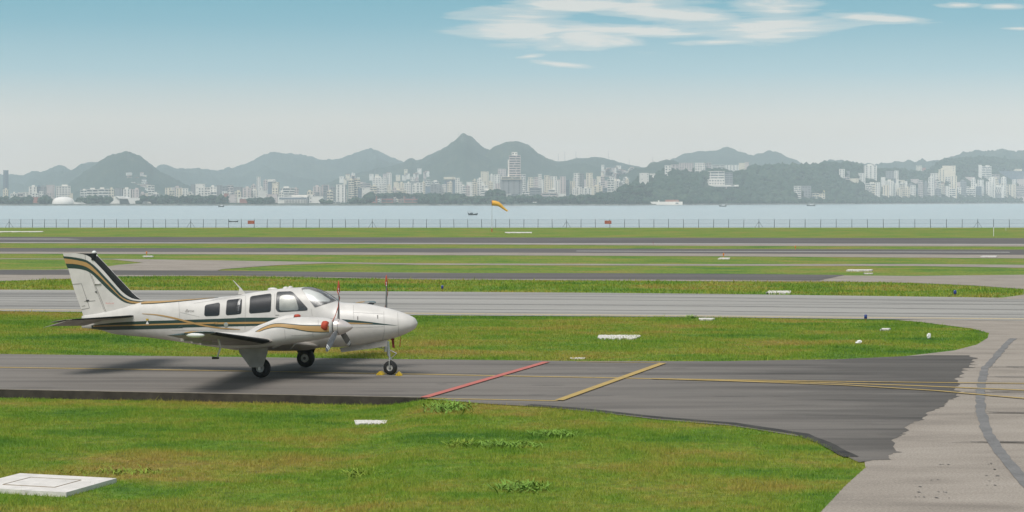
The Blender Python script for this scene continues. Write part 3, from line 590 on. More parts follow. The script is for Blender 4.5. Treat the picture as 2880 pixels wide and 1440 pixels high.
def thk(x, zz):
    a, b = te(zz), le(zz); c = b - a; t_ = min(max((b - x) / c, 0), 1); T = 0.075 * (1 - .35 * (zz - 1.3) / 1.7)
    return max(T * (2.6 * math.sqrt(t_) * (1 - t_) ** .9), 0.004)
def finpart(name, xa, xb, z0, z1, matl, parent, nx=22, nz=26, grow=0.0):
    v = []; f = []; cols = nx + 1
    for sd in (-1, 1):
        for k in range(nz + 1):
            zz = z0 + (z1 - z0) * k / nz; A_, B_ = xa(zz), xb(zz)
            for i in range(cols):
                t_ = i / nx; x = A_ + (B_ - A_) * (1 - (1 - t_) ** 2); v.append((x, sd * (thk(x, zz) + grow), zz))
    o_ = (nz + 1) * cols
    for s_ in (0, 1):
        for k in range(nz):
            for i in range(nx): a = s_ * o_ + k * cols + i; f.append((a, a + 1, a + 1 + cols, a + cols))
    for k in range(nz):
        for i in (0, nx): a = k * cols + i; f.append((a, a + cols, a + cols + o_, a + o_))
    for i in range(nx):
        for k in (0, nz): a = k * cols + i; f.append((a, a + 1, a + 1 + o_, a + o_))
    mb = MB(); mb.add(v, f); return mb.build(name, matl, parent, True, angle=40)
gap = 0.006
ztl = lambda zz: 0
fin = finpart('fin', lambda zz: HIN(zz) + gap, lambda zz: le(zz), zb, zt, M['paint'], plane)
rud = finpart('rudder', lambda zz: te(zz), lambda zz: HIN(zz) - gap, zb + .03, zt - .002, M['paint'], plane)
def PV(off, sd=-1):
    def g(p):
        r = .05
        for _ in range(2): x, zz = pl(p[0], p[1], r); r = thk(x, zz)
        zz = min(max(zz, zb), zt); return (x, sd * (thk(x, zz) + off), zz)
    return g
c0 = [cD(345, 152), cD(450, 165), cD(520, 195), cD(600, 275), cD(720, 400), cD(850, 555), cD(950, 665), cD(1050, 730), cD(1120, 748), cD(1190, 753)]
leo = [cD(349, 151), cD(480, 151), cD(585, 151), cD(615, 182), cD(760, 333), cD(900, 483), cD(1050, 643), cD(1120, 708), cD(1170, 742), cD(1190, 752)]
ribbon('dark_leading_edge', leo, c0, PV(.003), M['boot'], fin, 60, 6, 1)
G1 = [cD(173, 190), cD(300, 200), cD(420, 222), cD(500, 250), cD(600, 330), cD(720, 460), cD(850, 600), cD(940, 700), cD(1040, 755), cD(1140, 770), cD(1288, 772)]
G4 = [cD(230, 345), cD(360, 350), cD(460, 370), cD(540, 410), cD(650, 520), cD(760, 630), cD(860, 715), cD(940, 775), cD(1020, 805), cD(1140, 812), cD(1288, 803)]
O1 = [cD(186, 219), cD(300, 232), cD(420, 255), cD(490, 275), cD(580, 350), cD(700, 480), cD(830, 620), cD(920, 715), cD(1020, 765), cD(1140, 782), cD(1288, 780)]
O2 = [cD(206, 285), cD(330, 290), cD(450, 315), cD(530, 360), cD(640, 450), cD(750, 560), cD(860, 670), cD(940, 745), cD(1040, 795), cD(1140, 803), cD(1288, 798)]
ribbon('green_stripe', G1, G4, PV(.004), M['green'], fin, 80, 6, 1); ribbon('gold_stripe', O1, O2, PV(.008), M['gold'], fin, 80, 3, 1)
# the stripe runs on along the top of the tail cone
ribbon('green_stripe', [cA(860, 527), cA(1000, 536), cA(1200, 527), cA(1400, 516), cA(1560, 507)], [cA(860, 569), cA(1000, 564), cA(1200, 546), cA(1400, 526), cA(1560, 509)], PF(.006), M['green'], fus, 40, 3, 1)
ribbon('gold_stripe', [cA(860, 541), cA(1000, 543), cA(1200, 531), cA(1400, 518), cA(1530, 510)], [cA(860, 564), cA(1000, 559), cA(1200, 542), cA(1400, 524), cA(1530, 511)], PF(.010), M['gold'], fus, 40, 2, 1)
sb = MB()
for pts in [[cD(545, 440), cD(600, 590), cD(680, 780), cD(755, 980)], [cD(408, 540), cD(470, 720), cD(515, 858)], [cD(295, 553), cD(400, 545)], [cD(445, 775), cD(590, 765)], [cD(410, 880), cD(512, 860)], [cD(415, 838), cD(458, 830)]]: line(sb, pts, PV(.006), .010)
seams(sb, rud)
for p, l in [(cD(490, 762), .05), (cD(600, 650), .035)]:
    c = PV(.0)(Vector((*p, 0))); tf = MB(); tf.ball((c[0], c[1] - .01, c[2]), (l, .015, l * .4), 10); tf.build('trim_hinge', M['dgrey'], rud, True)
mb = MB(); c = PV(0)(Vector((*cD(670, 545), 0))); mb.tube((c[0] - .12, -.04, c[2]), (c[0] + .17, -.05, c[2] + .005), .018, .008); mb.box((c[0] - .1, -.07, c[2]), (.18, .05, .02)); mb.build('tail_aerial', M['paint'], fin, True)
t_o = text('Beechcraft', .052, cD(722, 806), 0, M['redtxt'], fin, 0, .11)
bc = fz(cD(575, 125)); mb = MB(); mb.lathe((bc[0], 0, bc[1] - .22), (0, 0, 1), [(0, .075), (.14, .07), (.17, .06)], 18); bh = mb.build('beacon_housing', M['boot'], fin, True, angle=40)
mb = MB(); mb.ball((bc[0], 0, bc[1] - .035), (.058, .058, .05), 14); mb.build('beacon_lens', M['whitep'], bh, True)

# --- lifting surfaces
def airfoil(n=18):
    P = []
    for i in range(n + 1): t_ = (1 - math.cos(math.pi * i / n)) / 2; P.append((t_, 0.6 * (1.4845 * math.sqrt(t_) - .63 * t_ - 1.758 * t_**2 + 1.4215 * t_**3 - .5075 * t_**4) * 1.9))
    up = [(t_, y) for t_, y in P]; dn = [(t_, -y * .72) for t_, y in P[1:-1]][::-1]
    return up + dn
AF = airfoil()
def wingpart(name, st, matl, parent, side, sel=None, grow=0.0, cap=True):      # st: list of (r, xLE, zLE, xTE, zTE, thickness ratio)
    rings = []
    for (r, xl, zl, xt, zt_, th) in st:
        c = xl - xt; ring = []
        for (t_, y) in (AF if sel is None else [q for q in AF if q[0] <= sel]):
            ring.append((xl - t_ * c + (grow if t_ < .02 else 0), side * r, zl + (zt_ - zl) * t_ + y * th * c / 2 * (1 + grow * 8) + (grow if y >= 0 else -grow)))
        rings.append(ring)
    if sel is not None: rings = [[p for p in rg] for rg in rings]
    mb = MB(); mb.loft(rings, cap); return mb.build(name, matl, parent, True, angle=50)
def wst(r0, r1, n, lift=0.0):
    o = []
    for i in range(n + 1):
        r = r0 + (r1 - r0) * i / n; u = (r - .45) / (5.45 - .45)
        xl = .98 - .48 * min(1, (r - .45) / 1.6) if r < 2.05 else .50 + .0 * u
        o.append((r, xl, .70 + .125 * (r - .45), -1.25 + .67 * u, .60 + .128 * (r - .45), .205 - .075 * u))
    return [(a, b, c + lift * max(0, a - 2) / 3.4, d, e + lift * max(0, a - 2) / 3.4, f) for a, b, c, d, e, f in o]
for side in (-1, 1):
    lf = .085 if side > 0 else 0
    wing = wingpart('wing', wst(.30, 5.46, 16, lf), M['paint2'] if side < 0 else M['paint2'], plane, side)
    wingpart('deice_boot', wst(2.25, 5.40, 10, lf), M['boot'], wing, side, .15, .005)
    tipst = []
    for r, k in ((5.46, 1.0), (5.58, .97), (5.68, .88), (5.745, .72), (5.77, .5)):
        c = 1.08 * k; xl = .50 - (1 - k) * .35; tipst.append((r, xl, 1.326 + lf + .1 * (r - 5.46), xl - c, 1.245 + lf + .1 * (r - 5.46), .12 * k))
    tip = wingpart('wing_tip', tipst, M['green'], wing, side, grow=.002)
    tg = []
    for r, k in ((5.47, 1.0), (5.60, .95), (5.70, .86), (5.755, .7)): 
        xl = .18 - (1 - k) * .2; tg.append((r, xl, 1.322 + lf + .1 * (r - 5.46), xl - .30 * k, 1.300 + lf + .1 * (r - 5.46), .40 * k))
    wingpart('gold_tip_patch', tg, M['gold'], tip, side, grow=.001)
    mb = MB(); mb.ball((.16, side * 5.72, 1.285 + lf), (.22, .075, .06), 16); mb.build('navigation_light', M['whitep'], wing, True)
    # tailplane
    ts = [(.06, -3.82, 1.325, -5.0, 1.17, .11), (.5, -3.93, 1.33, -5.0, 1.19, .10), (2.15, -4.34, 1.352, -5.02, 1.26, .09), (2.32, -4.44, 1.35, -5.0, 1.275, .085), (2.40, -4.60, 1.345, -4.95, 1.29, .07)]
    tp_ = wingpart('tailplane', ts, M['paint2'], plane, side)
    wingpart('deice_boot', [s_ for s_ in ts[0:4]], M['boot'], tp_, side, .14, .004)
    el_ = [(.14, -4.70, 1.215, -5.22, 1.06, .10), (2.0, -4.86, 1.275, -5.20, 1.165, .09), (2.16, -4.66, 1.30, -5.17, 1.165, .08), (2.42, -4.56, 1.318, -5.15, 1.15, .07)]
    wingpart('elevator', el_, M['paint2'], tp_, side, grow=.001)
# pitot mast under the near wing
mb = MB(); q = pl(*cB(492, 815), 4.2); q2 = pl(*cB(515, 878), 4.2); q3 = pl(*cB(480, 985), 4.2)
mb.tube((q[0], -4.2, q[1] + .08), (q2[0], -4.2, q2[1]), .022, .02); mb.tube((q2[0], -4.2, q2[1]), (q3[0], -4.2, q3[1]), .022, .018); mb.build('pitot_mast', M['paint'], wing if False else [c for c in plane.children if c.name == 'wing'][0], True)
mb = MB(); q4 = pl(*cB(432, 990), 4.2); mb.tube((q4[0], -4.2, q3[1]), (q3[0] + .04, -4.2, q3[1]), .03, .024); mb.build('pitot_head', M['dgrey'], [c for c in plane.children if c.name == 'wing'][0], True)
# the wing's lower lamps and hinge covers
for r, x in [(2.9, -.35), (3.6, -.25), (4.3, -.2)]:
    mb = MB(); mb.box((x - .35, -r, .60 + .127 * (r - .45) - .02), (.5, .03, .06)); mb.build('hinge_cover', M['paint2'], [c for c in plane.children if c.name == 'wing'][0])

M['strap'] = mat('faded_red_strap', (0.50, 0.085, 0.04), 0.7)
# --- nacelles, spinners, propellers
NR = 1.78
ntop = pchip(*zip(*sorted([pl(*p, NR) for p in [cB(760, 722), cB(880, 680), cB(950, 650), cB(1100, 605), cB(1200, 578), cB(1350, 560), cC(0, 542), cC(150, 534), cC(300, 537), cC(400, 546), cC(432, 556)]])))
nbot = pchip([-1.0, -.5, 0, .6, 1.0, 1.4, 1.75, 1.92], [.72, .70, .72, .80, .86, .92, .99, 1.06])
nw = pchip([-1.0, -.6, -.2, .3, .8, 1.3, 1.7, 1.92], [.05, .14, .24, .33, .375, .385, .35, .27])
XF = 1.885
def nsec(x, a, c=NR, side=-1):
    n = 2.5; cc, s = math.cos(a), math.sin(a); zt_, zb_ = ntop(x), nbot(x); zc = (zt_ + zb_) / 2 - .03; hh = (zt_ - zc) if s >= 0 else (zc - zb_)
    return (x, side * c + nw(x) * math.copysign(abs(cc) ** (2 / n), cc), zc + hh * math.copysign(abs(s) ** (2 / n), s))
def nside(x, zz, off):
    n = 2.5; zt_, zb_ = ntop(x), nbot(x); zc = (zt_ + zb_) / 2 - .03; up = zz >= zc; hh = (zt_ - zc) if up else (zc - zb_); s = min(abs(zz - zc) / hh, .9995)
    return (x, -NR - nw(x) * (1 - s ** n) ** (1 / n) - off, zz)
def PNc(off):
    def g(p):
        r = NR + .3
        for _ in range(4): x, zz = pl(p[0], p[1], r); x = min(max(x, -.95), XF); r = -nside(x, zz, 0)[1]
        return nside(x, zz, off)
    return g
for side in (-1, 1):
    mb = MB(); xs_ = np.linspace(-.95, XF, 40); rings = [[nsec(float(x), 2 * math.pi * i / 40, NR, side) for i in range(40)] for x in xs_]
    c_ = (XF + .02, side * NR, 1.24); rings.append([(XF + .045, c_[1] + (p[1] - c_[1]) * .75, c_[2] + (p[2] - c_[2]) * .75) for p in rings[-1]]); mb.loft(rings)
    nac = mb.build('engine_nacelle', M['paint'], plane, True, angle=60)
    if side < 0:
        ribbon('green_edging', [cB(872, 712), cB(960, 660), cB(1060, 625), cB(1150, 622), cB(1250, 632), cC(0, 610), cC(150, 624), cC(350, 625), cC(425, 630)], [cB(925, 712), cB(990, 686), cB(1080, 668), cB(1150, 669), cB(1250, 687), cC(0, 664), cC(150, 697), cC(300, 708), cC(430, 705)], PNc(.004), M['green'], nac, 60, 4, 1)
        ribbon('gold_stripe', [cB(882, 712), cB(963, 666), cB(1060, 632), cB(1150, 629), cB(1250, 639), cC(0, 619), cC(150, 633), cC(350, 635), cC(425, 640)], [cB(915, 712), cB(987, 680), cB(1080, 661), cB(1150, 662), cB(1250, 679), cC(0, 654), cC(150, 688), cC(300, 700), cC(430, 698)], PNc(.008), M['gold'], nac, 60, 3, 1)
        sb = MB()
        for pts in [[cC(300, 545), cC(305, 690)], [cB(1180, 690), cB(1188, 790)], [cC(0, 745), cC(240, 730)], [cC(240, 700), cC(245, 760)]]: line(sb, pts, PNc(.005), .005)
        seams(sb, nac)
    # scoop on top of the nacelle
    rr_ = NR - .28; rings = []
    sc_ = [(cB(800, 708), .02), (cB(900, 650), .07), (cB(1000, 612), .10), (cB(1090, 575), .13), (cB(1200, 538), .14), (cB(1290, 530), .13)]
    for p, w_ in sc_:
        x, zz = pl(*p, rr_); zb_ = zz - max(.08, w_ * 1.5); rings.append([(x, side * rr_ + w_ * math.cos(a), (zz + zb_) / 2 + (zz - zb_) / 2 * math.sin(a)) for a in [2 * math.pi * i / 16 for i in range(16)]])
    mb = MB(); mb.loft(rings); mb.build('air_scoop', M['paint'], nac, True, angle=50)
    xs2, zs2 = pl(*cB(1312, 551), rr_)
    mb = MB(); mb.ball((xs2, side * rr_, zs2), (.075, .11, .045), 14)
    tag(mb.build('intake_plug', M['red'], None, True), 'small orange red plug in the scoop on top of the %s engine' % ('near' if side < 0 else 'far'), 'intake plug', 'red engine covers').matrix_world = plane.matrix_basis.copy()
    # exhaust and drain pipes below
    mb = MB(); mb.tube((.75, side * (NR + .1), .88), (.45, side * (NR + .12), .74), .03, .03); mb.build('exhaust_pipe', M['steel'], nac, True); mb = MB(); mb.tube((.95, side * (NR - .1), .86), (.80, side * (NR - .1), .70), .012, .008); mb.build('drain_pipe', M['steel'], nac, True)
    # propeller
    zp = 1.245; xp = 2.02
    prop = empty('propeller_tmp', (0, 0, 0)); bpy.data.objects.remove(prop)
    mb = MB(); mb.lathe((1.93, side * NR, zp), (1, 0, 0), [(0, .17), (.02, .185), (.13, .185)], 32); prop = mb.build('propeller', M['dgrey'], plane, True, angle=40)
    mb = MB(); mb.lathe((1.955, side * NR, zp), (1, 0, 0), [(0, .197), (.05, .195), (.12, .180), (.20, .148), (.28, .108), (.35, .066), (.39, .034), (.41, .008)], 36); mb.build('spinner', M['spinner'], prop, True, angle=50)
    for a in (90, 210, 330):
        ca, sa = math.cos(R(a)), math.sin(R(a)); rings = []; tb = []
        for (d, c, th, pitch) in [(.14, .07, .06, 60), (.22, .085, .045, 52), (.35, .125, .028, 42), (.55, .145, .018, 33), (.75, .14, .013, 27), (.88, .12, .010, 24), (.95, .09, .008, 23), (.985, .045, .006, 22)]:
            cp, sp = math.cos(R(pitch)), math.sin(R(pitch)); ring = []
            for (u, w_) in [(-.5, 0), (-.25, .5), (.15, .5), (.5, 0), (.15, -.5), (-.25, -.5)]:
                tn = u * c; ax = w_ * th; T = tn * cp - ax * sp; X = tn * sp + ax * cp      # T: along the tangent, X: along the shaft
                ring.append((xp + X, side * NR + d * ca - T * sa, zp + d * sa + T * ca))
            rings.append(ring)
        mb = MB(); mb.loft(rings)
        b_ = mb.build('blade', [M['blade'], M['whitep']], prop, True, angle=30)
        me = b_.data
        # two white bands near the tip, painted as their own faces
        stp = MB()
        for d0, d1 in ((.80, .835), (.86, .895)):
            rg = []
            for d in (d0, d1):
                pr = [(.75, .14, .015, 27), (.95, .09, .010, 23)]; k = (d - .75) / .2; c = .14 - .05 * k; th = .017 - .004 * k; pitch = 27 - 4 * k; cp, sp = math.cos(R(pitch)), math.sin(R(pitch)); ring = []
                for (u, w_) in [(-.51, 0), (-.25, .58), (.15, .58), (.51, 0), (.15, -.58), (-.25, -.58)]:
                    tn = u * c; ax = w_ * th * 1.25; T = tn * cp - ax * sp; X = tn * sp + ax * cp; ring.append((xp + X, side * NR + d * ca - T * sa, zp + d * sa + T * ca))
                rg.append(ring)
            stp.loft(rg)
        for v_, f_ in [(stp.v, stp.f)]:
            import bmesh
            bm = bmesh.new(); bm.from_mesh(me); vs = [bm.verts.new(p) for p in v_]
            for q_ in f_:
                try: fc = bm.faces.new([vs[i] for i in q_]); fc.material_index = 1
                except ValueError: pass
            bmesh.ops.recalc_face_normals(bm, faces=bm.faces); bm.to_mesh(me); bm.free()
    # red cover strap on the upright blade and the inlet plug
    where = 'near' if side < 0 else 'far'
    mb = MB(); top_ = zp + 1.0
    mb.loft([[(xp + ex * s_, side * NR + ey * s_, top_ + h_) for ex, ey in ((-.035, 0), (-.015, .015), (.02, .015), (.035, 0), (.02, -.015), (-.015, -.015))] for h_, s_ in ((-.20, 1.0), (-.12, 1.1), (.02, .55), (.075, .12))])
    pts = [(xp - .02, side * (NR + .03), top_ - .18), (xp + .035, side * (NR + .02), top_ - .32), (xp + .0, side * (NR + .03), top_ - .52), (xp - .05, side * (NR + .06), top_ - .72), (xp - .13, side * (NR + .14), top_ - .92), (xp - .18, side * (NR + .24), top_ - 1.0)]
    for a_, b_ in zip(pts, pts[1:]): mb.tube(a_, b_, .009, .009, 6)
    st_ = mb.build('propeller_tie', M['strap'], None, True); st_.matrix_world = plane.matrix_basis.copy()
    tag(st_, 'red strap and cap tied on the upright blade of the %s propeller' % where, 'propeller tie', 'red engine covers')
    if side < 0:
        mb = MB(); pc = pl(*cC(389, 634), NR + .27); mb.lathe((pc[0] - .06, -(NR + .25), pc[1]), (1, -.25, 0), [(0, .115), (.06, .118), (.10, .105), (.12, .08)], 24)
        ip = mb.build('intake_plug', M['red'], None, True, angle=60); ip.matrix_world = plane.matrix_basis.copy(); tag(ip, 'round orange red plug in the air intake beside the near spinner', 'intake plug', 'red engine covers')

# --- undercarriage
def wheel(name, parent, c, rad, w, rimr):
    mb = MB(); mb.lathe((c[0], c[1] - w / 2, c[2]), (0, 1, 0), [(0, rimr), (0, rad * .70), (.012, rad * .82), (.035, rad * .94), (w * .35, rad * .995), (w * .5, rad), (w * .65, rad * .995), (w - .035, rad * .94), (w - .012, rad * .82), (w, rad * .70), (w, rimr)], 40)
    mb.f = [q for q in mb.f if len(q) == 4]; mb.m = [0] * len(mb.f)
    t_ = mb.build('tyre', M['rubber'], parent, True, angle=50)
    mb = MB()
    for s_ in (-1, 1): mb.lathe((c[0], c[1] + s_ * (w / 2 - .03), c[2]), (0, s_, 0), [(0, rimr * .98), (.022, rimr), (.026, rimr * .9), (.012, rimr * .72), (.012, rimr * .45), (.03, rimr * .40), (.034, rimr * .2), (.03, .01)], 28)
    mb.build('rim', M['rim'], parent, True, angle=40)
    mb = MB()
    for s_ in (-1, 1): mb.lathe((c[0], c[1] + s_ * (w / 2 + .003), c[2]), (0, s_, 0), [(0, rimr * .38), (.004, rimr * .36), (.006, .005)], 18)
    mb.build('hub_cap', M['dgrey'], parent, True, angle=40)
for side in (-1, 1):
    c = (0.0, side * 1.50, .237); mb = MB()
    mb.tube((.02, side * 1.58, .95), (.0, side * 1.60, .42), .05, .045, 14); mb.tube((.0, side * 1.60, .46), (.0, side * 1.60, .20), .032, .032, 12); mb.tube((0, side * 1.62, .237), (0, side * 1.46, .237), .03, .03)
    mb.tube((-.02, side * 1.60, .62), (-.14, side * 1.60, .50), .014); mb.tube((-.14, side * 1.60, .50), (-.02, side * 1.60, .34), .014); mb.tube((.0, side * 1.58, .60), (.0, side * 1.15, .80), .02)
    g = mb.build('main_landing_gear', M['steel'], plane, True, angle=40); wheel('w', g, c, .232, .17, .105)
    if side > 0: mb = MB(); mb.loft([[(-.26, 1.44, .86), (.34, 1.44, .86), (.34, 1.47, .86), (-.26, 1.47, .86)], [(-.24, 1.44, .60), (.30, 1.44, .60), (.30, 1.47, .60), (-.24, 1.47, .60)], [(-.12, 1.44, .42), (.20, 1.44, .42), (.20, 1.47, .42), (-.12, 1.47, .42)]]); mb.build('leg_fairing', M['boot'], g)
    # big white door beside the leg
    def q(p): x, zz = pl(*p, 1.70); return x, zz
    outl = [q(cB(708, 862)), q(cB(1003, 862)), q(cB(1003, 925)), q(cB(950, 1082)), q(cB(820, 1082)), q(cB(708, 925))]
    mb = MB(); n = len(outl); v = [(x, side * (1.70 + (zz - .5) * .05), zz) for x, zz in outl] + [(x, side * (1.685 + (zz - .5) * .05), zz) for x, zz in outl]
    mb.add(v, [tuple(range(n)), tuple(range(2 * n - 1, n - 1, -1))] + [(i, (i + 1) % n, n + (i + 1) % n, n + i) for i in range(n)])
    a_, b_ = q(cB(825, 1030)), q(cB(968, 1025)); mb.tube((a_[0], side * 1.702, a_[1]), (b_[0], side * 1.702, b_[1]), .004, n=5)
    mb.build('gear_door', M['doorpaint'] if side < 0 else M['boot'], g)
nx_, nz_ = 2.70, .172
mb = MB(); mb.tube((2.62, 0, .80), (2.66, 0, .46), .045, .04, 14); mb.tube((2.66, 0, .50), (2.69, 0, .36), .028, .028, 12)
for s_ in (-1, 1): mb.tube((2.68, 0, .39), (2.70, s_ * .085, .34), .02, .02); mb.tube((2.70, s_ * .085, .35), (nx_, s_ * .085, nz_), .017, .015)
mb.tube((nx_, -.09, nz_), (nx_, .09, nz_), .018); mb.tube((2.68, -.02, .60), (2.86, -.02, .52), .012); mb.tube((2.86, -.02, .52), (2.72, -.02, .39), .012)
mb.tube((2.60, -.03, .62), (2.30, -.03, .68), .012); mb.lathe((2.60, -.06, .56), (0, 0, 1), [(0, .035), (.16, .035)], 12); mb.tube((2.30, -.03, .68), (2.20, -.03, .69), .022, .018)
ng = mb.build('nose_landing_gear', M['steel'], plane, True, angle=40); wheel('w', ng, (nx_, 0, nz_), .168, .13, .078)
def nd(p): return pl(*p, .20)
outl = [nd(cC(545, 880)), nd(cC(800, 848)), nd(cC(1085, 792)), nd(cC(1082, 862)), nd(cC(900, 890)), nd(cC(562, 932))]
mb = MB(); n = len(outl); v = [(x, -.20, zz) for x, zz in outl] + [(x, -.188, zz) for x, zz in outl]; mb.add(v, [tuple(range(n)), tuple(range(2 * n - 1, n - 1, -1))] + [(i, (i + 1) % n, n + (i + 1) % n, n + i) for i in range(n)])
mb.build('gear_door', M['doorpaint'], ng)
# chocks, red lock flag, ground streamer
mchocks = [('yellow wooden chock behind the nose wheel, partly hidden', -.235, -.02, .0), ('pale yellow chock with a peaked top in front of the nose wheel', .235, -.06, .25)]
for lab, dx_, dy_, rz_ in mchocks:
    X, Y = PX0 + cs * (nx_ + dx_) + sn * dy_, PY0 - sn * (nx_ + dx_) + cs * dy_; mb = MB()
    mb.loft([[(-.085, y, 0), (.085, y, 0), (.075, y, .025), (.012, y, .085), (-.012, y, .085), (-.075, y, .025)] for y in (-.10, .10)]); mb.tube((0, -.14, .06), (0, -.30, .012), .006)
    ch = mb.build('wheel_chock', M['yellowchock'], None, loc=(X, Y, .006)); ch.rotation_euler = (0, 0, -PSI + rz_); tag(ch, lab, 'chock', 'nose wheel chocks')
mb = MB(); a_ = pl(*cC(1140, 785)); b_ = pl(*cC(1148, 880)); mb.tube((a_[0] - .02, -.03, a_[1]), (a_[0] + .06, -.03, a_[1] + .005), .02); mb.loft([[(a_[0] + x_, -.045 + y_, a_[1]) for x_, y_ in ((-.0, 0), (.05, 0), (.05, .012), (0, .012))], [(b_[0] + x_, -.045 + y_, b_[1]) for x_, y_ in ((-.0, 0), (.055, .01), (.055, .022), (0, .012))]])
fl = mb.build('lock_flag', mat('dark_red_flag', (.22, .02, .015), .7), None); fl.matrix_world = plane.matrix_basis.copy(); tag(fl, 'dark red flag hanging in front of the nose gear leg', 'flag')
mb = MB(); a_ = pl(*cC(1236, 742)); b_ = pl(*cC(1226, 868)); mb.tube((a_[0], 0, a_[1] + .02), (b_[0], 0, b_[1]), .006, .011, 6)
fl = mb.build('streamer', M['red'], None); fl.matrix_world = plane.matrix_basis.copy(); tag(fl, 'thin orange streamer dangling below the aeroplane nose', 'streamer')
# ---------------------------------------------------------------- far side of the bay: hills, shore, woods
def PR(pts): return (np.array([p[0] for p in pts], float), np.array([p[1] for p in pts], float))
def hillmat(name, c0, c1, c2, sc):
    m = bpy.data.materials.new(name); m.use_nodes = True; t = m.node_tree; b = t.nodes['Principled BSDF']; p = pos(t)
    f = mth(t, 'ADD', mth(t, 'MULTIPLY', noise(t, p, sc, 6, 0.7), .6), mth(t, 'MULTIPLY', noise(t, p, sc * .12, 4, 0.6), .4))
    L(t, ramp(t, f, [(0.38, c0), (0.52, c1), (0.66, c2)]), b.inputs['Base Color']); b.inputs['Roughness'].default_value = 0.9; b.inputs['Specular IOR Level'].default_value = .1
    return m
M['hillfar'] = hillmat('forested_hill', (0.016, 0.036, 0.026), (0.034, 0.058, 0.040), (0.085, 0.095, 0.06), 0.02)
M['hillnear'] = hillmat('wooded_slope', (0.014, 0.032, 0.022), (0.028, 0.050, 0.030), (0.085, 0.075, 0.055), 0.035)
def fbm(x, y, oct_=4, seed=0):
    x = np.asarray(x, float); y = np.asarray(y, float); o = np.zeros(np.broadcast(x, y).shape); a = 1.0
    r_ = np.random.default_rng(seed + 100)
    for k in range(oct_):
        for _ in range(4):
            th = r_.uniform(0, 6.28); ph = r_.uniform(0, 6.28, 2); fq = 2.0 ** k * r_.uniform(.7, 1.3)
            o += a * .25 * np.sin((x * math.cos(th) + y * math.sin(th)) * fq + ph[0] + 1.3 * np.sin((x * math.sin(th) - y * math.cos(th)) * fq * .7 + ph[1]))
        a *= .55
    return o
HILLS = []
def hill(pts, Yf, Yc, matl, amp=5.0, seed=0, sm=10):
    xp, yp = PR(pts); a, b = xp[0], xp[-1]; U = np.arange(a, b + .1, 2.0); prof = np.interp(U, xp, yp)
    k = np.ones(5) / 5; prof = np.convolve(np.pad(prof, 2, 'edge'), k, 'valid')
    V = np.concatenate([np.linspace(0, 1, 26), np.linspace(1.05, 1.5, 5)])
    def fn(u, v):
        Y = Yf + (Yc - Yf) * v; P = np.interp(u, U, prof); zc = H + (HY - P) / F * Yc
        sh = np.where(v <= 1, np.sin(np.pi / 2 * np.clip(v, 0, 1)) ** 1.25, 1 - .45 * (v - 1) ** 2 - .1 * (v - 1))
        X = (u - CX) / F * Y
        rid = fbm(X / 120, Y / 150, 3, seed) * .24 * np.sin(np.pi * np.clip(v, 0, 1)) * (zc + 5)
        zz = -2 + (zc + 2) * sh + rid + amp * (fbm(X / 9, Y / 14, 4, seed + 5)) * np.clip(v * 3, 0, 1)
        return X, Y, zz
    grid('hill', U, V, fn, matl)
hill([(-80, 492), (0, 493.6), (40, 495.5), (61, 499), (80, 489), (93, 484), (115, 487), (130, 480.6), (149, 472), (168, 467), (183, 471), (194, 480), (215, 488), (280, 500), (360, 515)], 5200, 6900, M['hillfar'], 5, 1)
hill([(120, 510), (160, 500), (201, 481), (214, 474), (229, 464), (261, 457), (289, 459.5), (330, 470), (400, 500)], 5000, 6500, M['hillfar'], 4, 2)
hill([(100, 562), (150, 545), (186, 524), (223, 498), (261, 476), (287, 461), (317, 449), (335, 442), (354, 439.6), (372, 442), (395, 450.7), (410, 462), (430, 478.7), (456, 494.5), (490, 510), (540, 530), (600, 550), (660, 562)], 4100, 4900, M['hillfar'], 3.5, 3)
hill([(360, 505), (430, 479), (447, 466.6), (471, 464.7), (498, 476), (545, 475), (582, 476), (620, 481.5), (657, 477), (689, 470), (722, 456), (744.6, 441), (759, 437.7), (787, 438), (815, 440.5), (849, 446), (877, 450), (895, 457), (921, 460), (961, 455.5), (992, 440), (1026, 423.3), (1040, 420.5), (1059, 422), (1087, 436), (1120, 451), (1145, 459), (1200, 480), (1300, 505), (1400, 530)], 5500, 7200, M['hillfar'], 4, 4)
hill([(820, 562), (880, 540), (944, 505), (1003, 492), (1059, 478), (1101, 469), (1137, 457), (1146, 447), (1160, 447), (1168, 454), (1210, 436), (1255, 413.5), (1285, 394), (1297, 384), (1302, 380), (1311, 385.6), (1333, 399.6), (1360, 415), (1386, 430), (1420, 445), (1480, 470), (1580, 510)], 4200, 5500, M['hillfar'], 4, 5)
hill([(1300, 520), (1340, 470), (1386, 429), (1414, 416), (1436, 407.4), (1459, 407.4), (1487, 416), (1517, 437), (1545, 447), (1568, 454), (1593, 452.7), (1615, 445.7), (1657, 443), (1693, 444), (1727, 450), (1749, 459.7), (1772, 464), (1791, 469), (1811, 472), (1850, 480), (1950, 510)], 4300, 5300, M['hillfar'], 4, 6)
hill([(1740, 500), (1790, 474), (1818, 471), (1830, 460.6), (1851, 454.7), (1874, 449), (1888, 451), (1920, 462), (2000, 485), (2080, 500)], 3800, 4500, M['hillnear'], 4, 7)
hill([(1780, 500), (1860, 465), (1888, 450), (1916, 437), (1940, 430), (1986, 428), (2014, 426.8), (2044, 422.8), (2061, 424.5), (2079, 432.6), (2114, 442), (2121, 443), (2145, 433.8), (2159, 430.3), (2187, 429), (2201, 439.6), (2219, 449), (2243, 458), (2259, 466), (2277, 468.7), (2320, 480), (2400, 500)], 5000, 6300, M['hillfar'], 4, 8)
